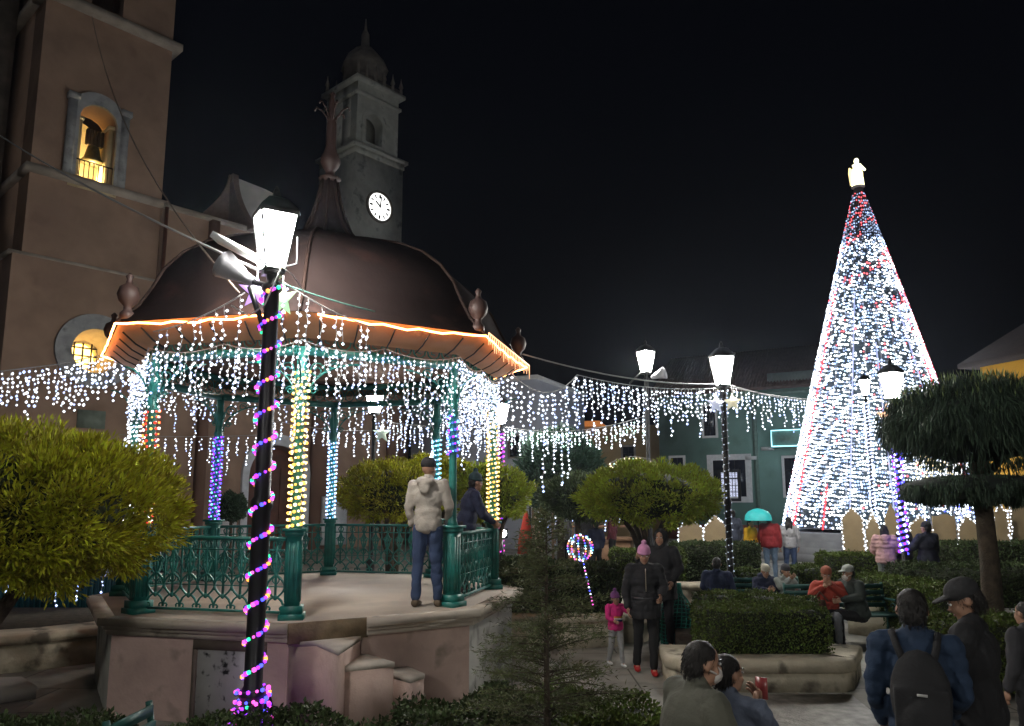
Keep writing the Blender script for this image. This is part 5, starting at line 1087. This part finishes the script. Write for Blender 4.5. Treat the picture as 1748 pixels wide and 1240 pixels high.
child_mesh(b, 'strap', BLK, bk); b = MB(); b.box((0, -.335, 1.2), (.05, .01, .012)); child_mesh(b, 'badge', mat('pale_badge', (.4, .4, .4), .4), bk)
t, _ = person('man in dark cap and black jacket looking down, behind the backpack wearer', X(1655, 5.0, 1080), 5.0, 0, R(50), 1.78, turn=.35, nod=.45, arms=(((-.27, .1, 1.14), (-.1, .3, 1.12)), ((.27, .1, 1.12), (.1, .3, 1.1))), top=BLK, bottom=BLK, hat='cap', hatm=cloth('cap_black', (.02, .02, .022)), bulk=1.15, vox=.013)
t, _ = person('person in dark clothes standing at the right edge of the picture', X(1742, 6.6), 6.6, 0, R(20), 1.45, top=GRYC, bottom=BLK, bulk=1.1)
# bench couple
by = 12.9
t, _ = person('woman in an orange red coat with a brown bag sitting on the iron bench, eating', X(1408, by), by, .0, PI - .3, 1.66, sit=True, lean=.12, nod=.2, arms=(((-.26, .12, .80), (-.05, .26, .98)), ((.26, .14, .80), (.07, .26, .95))), top=cloth('orange_red', (.34, .045, .025)), topname='coat', bottom=cloth('grey_trousers', (.17, .18, .2)), shoes=BLK, hat='beanie', hatm=cloth('rust_wool', (.3, .09, .05)), bulk=1.12, vox=.015)
tb = thing('handbag', (X(1378, by), by - .2, .5), 'brown handbag on the lap of the woman in the orange red coat', 'handbag'); b = MB(); b.box((X(1380, by), by - .28, .62), (.28, .1, .2), .2, taper=.8); b.obj('bag', cloth('brown_leather', (.1, .05, .03)), tb); b = MB(); b.tube([(X(1372, by), by - .28, .7), (X(1385, by), by - .25, .85), (X(1398, by), by - .28, .7)], .012, 5); b.obj('handle', cloth('brown_leather', (.1, .05, .03)), tb)
t, _ = person('man in pale cap, white mask and dark green jacket sitting on the iron bench', X(1454, by), by - .1, .0, R(105), 1.72, sit=True, lean=.2, turn=.0, nod=.1, arms=(((-.26, .15, .78), (-.1, .36, .72)), ((.26, .12, .8), (.08, .36, .72))), top=cloth('dark_green_jacket', (.03, .04, .035)), bottom=BLK, hat='cap', hatm=cloth('pale_cap', (.3, .32, .3)), mask=MSK, bulk=1.25, vox=.015)
def iron_bench(label, x, y, rz, w_=1.5):
    t = thing('park_bench', (x, y, 0), label, 'bench'); BT = mat('bench_green', (.012, .07, .06), .45, .2, var=.2)
    b = MB()
    for i in range(5): b.box((0, -.2 + i * .1, .44), (w_, .075, .03))
    s = child_mesh(b, 'seat', BT, t); b = MB()
    for i in range(4): b.box((0, .26 + i * .025, .56 + i * .1), (w_, .025, .07))
    child_mesh(b, 'backrest', BT, t)
    for q in (-1, 1):
        b = MB(); xx = q * w_ / 2; b.tube([(xx, -.25, 0), (xx, -.2, .22), (xx, -.24, .43), (xx, .22, .43), (xx, .3, .6), (xx, .36, .92)], .024, 6); b.tube([(xx, .3, 0), (xx, .2, .25), (xx, .22, .43)], .024, 6); b.tube([(xx, -.24, .43), (xx, -.28, .62), (xx, -.1, .67), (xx, .31, .66)], .02, 6)
        b.tube([(xx, .0 + .09 * (1 - i / 16) * math.cos(i * .6), .54 + .09 * (1 - i / 16) * math.sin(i * .6)) for i in range(14)], .01, 4); child_mesh(b, 'side_frame', BT, t)
    t.rotation_euler.z = rz; return t
iron_bench('dark green iron bench under the couple sharing food', X(1440, by), by + .12, 0.05, 1.7)
iron_bench('dark green iron bench half hidden by the long foreground hedge', X(325, 5.3), 5.3, 1.5, .5)
iron_bench('dark green iron bench under the two children with phones', X(1308, 14.0), 14.1, 0, 1.4)
# two seated children
t, _ = person('seated child in navy hooded coat and cream hat looking down at the lap', X(1303, 13.8), 13.85, .06, PI + .15, 1.52, sit=True, lean=.12, nod=.35, arms=(((-.24, .14, .78), (-.07, .28, .8)), ((.24, .14, .78), (.07, .28, .8))), top=NAVY, bottom=BLK, hat='beanie', hatm=cloth('cream_wool', (.5, .47, .38)), hood='fur', bulk=1.12, vox=.016)
t, _ = person('seated child in pale grey jacket and dark hat with hands raised to the face', X(1336, 13.8), 13.85, .06, PI + .5, 1.52, sit=True, lean=.1, nod=.2, turn=-.3, arms=(((-.24, .14, .78), (-.07, .28, .8)), ((.24, .16, .84), (.1, .27, 1.0))), top=cloth('pale_grey_jacket', (.26, .28, .26)), bottom=GRYC, hat='beanie', hatm=cloth('dark_striped', (.06, .06, .07)), bulk=1.15, vox=.016)
b = MB(); c = Vector((X(1303, 13.5), 13.45, .62)); b.box(c, (.42, .3, .1), .2); b.box(c + Vector((.05, -.05, .08)), (.3, .2, .06), .5); tag(b.obj('shopping_bag', mat('silver_bag', (.5, .55, .55), .3, .3, var=.2, bump=.5), None, c), 'crumpled silver bag on the lap of the child in the navy coat', 'bag')
t, _ = person('person in a dark blue jacket sitting with back turned beside the lantern post', X(1222, 13.6), 13.6, .1, R(-20), 1.66, sit=True, lean=.15, top=cloth('blue_jacket', (.02, .03, .075)), bottom=BLK, bulk=1.15, vox=.016)
# standing group before the light tree
gy = 20.5
t, _ = person('person in a yellow jacket standing with the group by the teal umbrella', X(1283, gy), gy, .25, PI + .7, 1.55, arms=(((-.26, .05, 1.14), (-.1, .22, 1.1)), ((.27, .0, 1.14), (.16, .14, 1.0))), top=cloth('yellow', (.55, .3, .01)), bottom=DENL, bulk=1.12, vox=.02)
t, _ = person('man in a red jacket standing under the teal umbrella', X(1309, gy), gy - .3, .25, R(-30), 1.68, top=cloth('dark_red', (.26, .02, .025)), bottom=DENL, bulk=1.2, vox=.02, hat='beanie', hatm=BLK)
t, _ = person('woman with long black hair, white jumper and jeans standing beside the man in red', X(1349, gy), gy, .25, R(-15), 1.62, top=cloth('white_grey', (.36, .36, .38)), topname='jumper', bottom=DEN, hair=.35, bulk=1.0, vox=.02)
t, _ = person('tall person in dark blue standing between the lantern post and the yellow jacket', X(1253, 22.5), 22.5, .3, R(10), 1.72, top=cloth('dusk_blue', (.05, .06, .09)), bottom=NAVY, bulk=1.15, vox=.022)
uc = P(1294, 878, gy - .35); t = thing('umbrella', uc, 'small open teal umbrella over the man in red', 'umbrella')
b = MB(); b.lathe([(.36, -.16), (.34, -.03), (.26, .07), (.12, .13), (.01, .15)], uc, 10, cap=False); b.obj('canopy', mat('teal_canopy', (.02, .33, .33), .5, emit=(.05, .6, .6), es=.18, sample=False), t); b = MB(); b.tube([uc + ZV * .15, uc - ZV * .75], .012, 6); b.obj('shaft', IRON, t)  # canopy given a faint glow of its own in place of light
t, _ = person('woman in pink padded jacket standing with back turned before the plywood houses', X(1512, 16.8), 16.8, .15, R(-20), 1.62, arms=(((-.26, .05, 1.14), (-.16, .2, 1.05)), ((.27, .06, 1.14), (.2, .24, 1.1))), top=cloth('pale_pink', (.5, .3, .29)), quilt=.016, bottom=cloth('grey_green', (.14, .16, .15)), hair=.12, hood='down', bulk=1.2, vox=.018)
t, _ = person('man in a dark coat standing right of the blue wrapped lantern post', X(1585, 16.2), 16.2, .12, R(20), 1.72, arms=(((-.3, .1, 1.2), (-.34, .3, 1.2)), ((.27, .06, 1.14), (.2, .2, 1.0))), top=cloth('midnight', (.018, .02, .035)), bottom=BLK, bulk=1.3, vox=.018, hat='beanie', hatm=BLK)
t, _ = person('person in black partly hidden by the blue wrapped lantern post', X(1545, 17.4), 17.4, .15, R(30), 1.68, top=BLK, bottom=BLK, bulk=1.1, vox=.02)
for lab, px, y_, fc, tp, hh in (('far person in navy standing left of the topiary trunk', 1018, 21, .3, NAVY, 1.5), ('far person in grey by the lit stall behind the sapling', 962, 24, 2.6, cloth('mid_grey', (.12, .12, .13)), 1.66), ('far person in dark red near the white lit stall', 1046, 25, 1.0, cloth('maroon', (.1, .02, .03)), 1.6), ('far person in a black jacket in front of the church side', 1000, 25, .2, BLK, 1.7)):
    person(lab, X(px, y_), y_, .25, fc, hh, top=tp, bottom=BLK, vox=.025)

# ------------------------------------------------------------ LED balloon
bc_ = P(990, 935, 10.6); t = thing('led_balloon', P(1012, 1032, 10.4), 'clear balloon wrapped in coloured lights on a glowing stick beside the child', 'balloon')
b = MB(); b.ell(bc_, .165, k=24); b.obj('balloon', mat('clear_balloon', (.5, .5, .55), .08, var=0, trans=.95), t)
b = MB(); pts = []
for i in range(110): a = i * .57; z = -1 + 2 * i / 109; r_ = math.sqrt(max(0, 1 - z * z)); pts.append(bc_ + Vector((r_ * math.cos(a), r_ * math.sin(a), z)) * .175)
b.tube(pts, .003, 3); pts = np.array(pts); ms_ = [DWIRE, BBL, BPK, BO, BW, BC_]
for j in range(5): b.blobs(pts[j::5], .0135, j + 1)
b.obj('light_wire', ms_, t)
b = MB(); e0, e1 = P(995, 958, 10.6), P(1012, 1032, 10.4); b.tube([e0, e1], .006, 5)
for j in range(14): b.blobs([e0.lerp(e1, j / 13)], .014, (4, 1, 4, 2)[j % 4] if j < 12 else 2)
b.obj('stick', ms_, t)

# ------------------------------------------------------------ teal wire basket ornament
t0 = G(1158, 1108); t = thing('wire_ornament', (t0.x, t0.y + .1, 0), 'teal net covered bundle tied to a pointed top, standing left of the big box hedge', 'net bundle'); c = Vector((t0.x, t0.y + .1, 0))
TW = mat('teal_wire', (.02, .26, .2), .5, var=.2)
prof = [(.24, .05), (.28, .25), (.29, .45), (.25, .62), (.17, .74), (.09, .82), (.05, .9), (.03, 1.0)]
b = MB()
for i in range(22):
    a = 2 * PI * i / 22; b.tube([c + Vector((r_ * math.cos(a + z * .5), r_ * math.sin(a + z * .5), z)) + Vector((.15 * max(0, z - .6) , 0, 0)) for r_, z in prof], .0075, 4)
for z in np.linspace(.06, .95, 17):
    r_ = float(np.interp(z, [q[1] for q in prof], [q[0] for q in prof])); b.tube([c + Vector((r_ * math.cos(a) + .15 * max(0, z - .6), r_ * math.sin(a), z + .02 * math.sin(a * 3))) for a in np.linspace(0, 2 * PI, 21)], .0065, 4)
b.obj('net', TW, t); b = MB(); b.lathe([(r_ * .93, z) for r_, z in prof], c, 16); b.obj('bundle', mat('dark_teal_plastic', (.012, .05, .045), .6, var=.5, scale=12, bump=.8), t)

# ------------------------------------------------------------ plywood houses with lights
PLY = mat('plywood', (.30, .225, .125), .75, var=.18, scale=2.5, bump=.15)
def plyhouse(label, px0, px1, pyt, pys, Y, lights=True, z0=.2, style=0, rz=0.):
    a = P(px0, pyt, Y); c = P(px1, pyt, Y); zs = P(px0, pys, Y).z; w_ = c.x - a.x; zt_ = a.z; o = Vector((a.x, Y, 0)); t = thing('plywood_house', (a.x + w_ / 2, Y, 0), label, 'cut-out house', 'plywood house cut-outs')
    prof = [(0, z0), (w_, z0), (w_, zs), (w_ * .5, zt_), (0, zs)]
    if style == 1: prof = [(0, z0), (w_, z0), (w_, zs), (w_ * .74, zs + .02), (w_ * .68, zt_), (w_ * .4, zt_), (w_ * .3, zs), (0, zs)]
    if style == 2: prof = [(0, z0), (w_, z0), (w_, zs), (w_ * .8, zs), (w_ * .8, zt_), (w_ * .2, zt_), (w_ * .2, zs), (0, zs)]
    b = MB(); b.plate([prof], o, (1, 0, 0), ZV, (0, -1, 0), .05); b.obj('board', PLY, t)
    b = MB(); b.box((a.x + w_ / 2, Y + .25, z0 + .5), (.06, .4, .06)); b.box((a.x + w_ / 2, Y + .44, (z0 + .5) / 2), (.06, .06, z0 + .5)); b.box((a.x + w_ / 2, Y + .05, zs * .5), (.06, .05, zs)); b.obj('prop', mat('raw_batten', (.25, .18, .1), .8), t)
    if lights:
        ed = [Vector((o.x + x, Y - .06, z)) for x, z in prof[2:]] ; full = [Vector((o.x + w_, Y - .06, z0 + .3))] + ed + [Vector((o.x, Y - .06, z0 + .3))]
        n = int(sum((q - p).length for p, q in zip(full, full[1:])) / .085); tl = thing('string_lights', full[2], 'lights outlining the ' + label, 'string lights', 'lights on the plywood houses')
        b = MB(); b.tube(full, .006, 4); b.obj('wire', WIRE, tl); b = MB(); pts = np.array([along(full, i / n) for i in range(n + 1)]); b.blobs(pts + rng.normal(0, .012, pts.shape), .026 * rng.uniform(.6, 1.2, n + 1)); b.obj('bulbs', BW, tl)
for i, (a, c, pt, ps, Y, L_, stl) in enumerate(((1157, 1198, 882, 902, 19.5, 1, 0), (1199, 1240, 878, 902, 19.5, 1, 0), (1434, 1470, 866, 886, 19.6, 1, 0), (1473, 1500, 874, 905, 19.8, 1, 0), (1508, 1530, 860, 885, 20.2, 0, 0), (1549, 1588, 880, 898, 20.0, 1, 0), (1590, 1628, 878, 881, 20.3, 0, 1), (1632, 1666, 880, 900, 19.9, 1, 0), (1690, 1716, 862, 874, 19.6, 1, 1), (1720, 1760, 860, 862, 19.9, 1, 2))):
    plyhouse(('pointed plywood house at the far left of its row', 'pointed plywood house just left of a white wrapped lantern post', 'tall pointed plywood house in front of the light tree', 'narrow pointed plywood house beside the woman in pink', 'slim plywood house rising behind the woman in pink', 'low pointed plywood house behind the dark coated man', 'wide stepped plywood house left of the large topiary', 'pointed plywood house touching the large topiary trunk', 'stepped plywood house just right of the topiary trunk', 'square topped plywood house at the right edge')[i], a, c, pt, ps, Y, L_, style=stl)
icicles('bluish white icicle lights bunched between the large topiary tier and the plywood houses', [P(1560, 845, 21.5), P(1660, 848, 21.5)], 22, .3, .9, r=.03, mats=(BW, BBL), sp=.07)
icicles('white lights strung low along the right edge behind the plywood houses', [P(1690, 868, 21), P(1775, 868, 21)], 14, .1, .4, r=.03, sp=.07)
icicles('pinkish white lights beside the light tree base, left of the large topiary', [P(1560, 770, 30), P(1640, 790, 30)], 28, .6, 1.6, r=.045, mats=(BGW, BW), sp=.13)
icicles('white lights right of the light tree, between the two topiary tiers', [P(1590, 800, 29), P(1668, 812, 29)], 24, .4, 1.0, r=.04, sp=.13)
# ------------------------------------------------------------ market stall with lights, left of the flat topiary
sa = P(905, 868, 27); sb = P(1082, 868, 27); t = thing('market_stall', ((sa.x + sb.x) / 2, 27, 0), 'long market stall hung with white lights behind the sapling and the topiary trunk', 'stall')
b = MB(); b.box(((sa.x + sb.x) / 2, 27.6, sa.z + .1), (sb.x - sa.x, 1.6, .12)); b.obj('roof', mat('stall_roof', (.15, .12, .1), .8), t)
b = MB()
for i in range(6): x = sa.x + .1 + (sb.x - sa.x - .2) * i / 5; b.box((x, 26.95, sa.z / 2), (.1, .1, sa.z))
b.obj('posts', mat('stall_wood', (.12, .08, .05), .8), t)
b = MB(); b.box(((sa.x + sb.x) / 2 + .5, 27.0, 1.0), (sb.x - sa.x - 1.2, .5, .12)); b.box(((sa.x + sb.x) / 2 + .5, 27.1, .5), (sb.x - sa.x - 1.3, .3, .9)); b.box(((sa.x + sb.x) / 2 + .5, 27.0, 1.42), (sb.x - sa.x - 1.5, .3, .06)); b.obj('counter', mat('stall_counter', (.3, .17, .1), .7), t)
icicles('white lights hanging in the long market stall behind the sapling', [sa + Vector((.2, -.1, .1)), sb + Vector((-.1, -.1, .1))], 34, .35, .95, r=.032, sp=.1)
rc = P(905, 900, 23); t = thing('folded_parasol', (rc.x, 23, 0), 'folded red and cream parasol beside the right gold column of the bandstand', 'parasol')
b = MB(); b.lathe([(.26, .75), (.24, 1.1), (.14, 1.6), (.05, 2.0)], (rc.x - .12, 23, 0), 8); b.obj('red_fabric', cloth('parasol_red', (.4, .04, .02)), t); b = MB(); b.lathe([(.22, .8), (.17, 1.2), (.1, 1.7), (.03, 1.95)], (rc.x + .18, 23, 0), 8); b.obj('cream_fabric', cloth('parasol_cream', (.5, .38, .26)), t); b = MB(); b.tube([(rc.x, 23, 0), (rc.x, 23, 2.3)], .03, 6); b.obj('pole', IRON, t)
lc = P(858, 911, 20); t = thing('ground_floodlight', lc, 'bright white floodlight glaring low beside the bandstand railing', 'floodlight')
b = MB(); b.ell(lc, (.1, .06, .1), k=16); b.obj('lens', mat('flood_lens', (.9, .9, .9), .3, var=0, emit=(1, 1, .95), es=45), t); b = MB(); b.box(lc + Vector((0, .1, 0)), (.26, .12, .24)); b.tube([(lc.x, lc.y + .1, 0), lc + Vector((0, .1, 0))], .03, 6); b.obj('housing', IRON, t)
lc = P(740, 779, 19.5); t = thing('wall_floodlight', lc, 'small glaring lamp just above the head of the hooded man', 'floodlight')
b = MB(); b.ell(lc, (.09, .06, .09), k=14); b.obj('lens', mat('flood_lens_small', (.9, .9, .9), .3, var=0, emit=(1, 1, .9), es=40), t); b = MB(); b.box(lc + Vector((0, .12, 0)), (.2, .12, .2)); b.tube([(lc.x, lc.y + .15, 0), lc + Vector((0, .15, 0))], .04, 6); b.obj('housing', IRON, t)
# pale warm net of lights on top of the flat topiary (string of a roof beyond)
icicles('warm white lights on the stall roof beyond the flat topped topiary', sag(P(1035, 795, 26), P(1135, 800, 26), -.35), 26, .15, .55, r=.035, mats=(BGW, bulb('pale_green_bulb', (.6, 1, .8), 4)), sp=.1)
# ------------------------------------------------------------ teal stall at left with icicle lights, red canopy and stars
ta, tb_ = P(-70, 985, 14.5), P(222, 985, 14.5); t = thing('teal_stall', ((ta.x + tb_.x) / 2, 14.5, 0), 'teal corrugated stall wall hung with icicle lights at the left, behind the golden topiary', 'stall')
b = MB(); n = 60
for i in range(n): x = ta.x + (tb_.x - ta.x) * i / n; b.box((x + .03, 14.55 + .02 * (i % 2), .65), ((tb_.x - ta.x) / n * .96, .05, 1.3))
b.obj('corrugated_wall', mat('teal_sheet', (.012, .085, .09), .5, var=.25), t)
b = MB(); b.box(((ta.x + tb_.x) / 2, 14.46, 1.33), (tb_.x - ta.x, .1, .08)); b.obj('top_rail', TEAL, t)
b = MB(); b.box(((ta.x + tb_.x) / 2, 16.0, 1.5), (tb_.x - ta.x, .1, 1.3)); b.obj('back_curtain', mat('dark_curtain', (.03, .04, .06), .9, var=.3), t)
icicles('bluish icicle lights hanging on the teal stall wall at the left, lower row', [P(-40, 985, 14.3), P(215, 985, 14.3)], 13, .35, .62, r=.026, mats=(BB, BW), sp=.075)
icicles('bluish icicle lights above the teal stall wall at the left, upper row', [P(-40, 952, 15), P(218, 945, 15)], 26, .2, .5, r=.026, mats=(BB, BW), sp=.075)
rc = P(139, 972, 14.6); b = MB(); b.lathe([(.26, -.11), (.24, .03), (.1, .09)], rc, 4, PI / 4); tag(b.obj('red_canopy', mat('red_fabric', (.35, .015, .015), .6, emit=(.8, .02, .02), es=.15, sample=False), None, rc), 'red cloth canopy over the teal stall wall', 'lantern')  # red stall canopy, with a faint glow put into its cloth
star('white lit star above the teal stall wall, right of the red canopy', P(184, 975, 14.3), .16, SW); star('white lit star on the teal stall wall, left of the red canopy', P(72, 988, 14.25), .1, SW)

if GLOW_HAZE:
    b = MB(); b.box((0, 45, 23), (150, 106, 48)); h = b.obj('glow_haze', mat('glow_haze', (1, 1, 1), var=0)); h['kind'] = 'stuff'  # thin air volume added to give the lamps their glow
    m = h.data.materials[0]; n = m.node_tree; n.nodes.clear(); o = n.nodes.new('ShaderNodeOutputMaterial'); v = n.nodes.new('ShaderNodeVolumePrincipled'); v.inputs['Density'].default_value = GLOW_HAZE; v.inputs['Anisotropy'].default_value = .75; v.inputs['Color'].default_value = (.7, .8, 1, 1); n.links.new(v.outputs[0], o.inputs['Volume'])
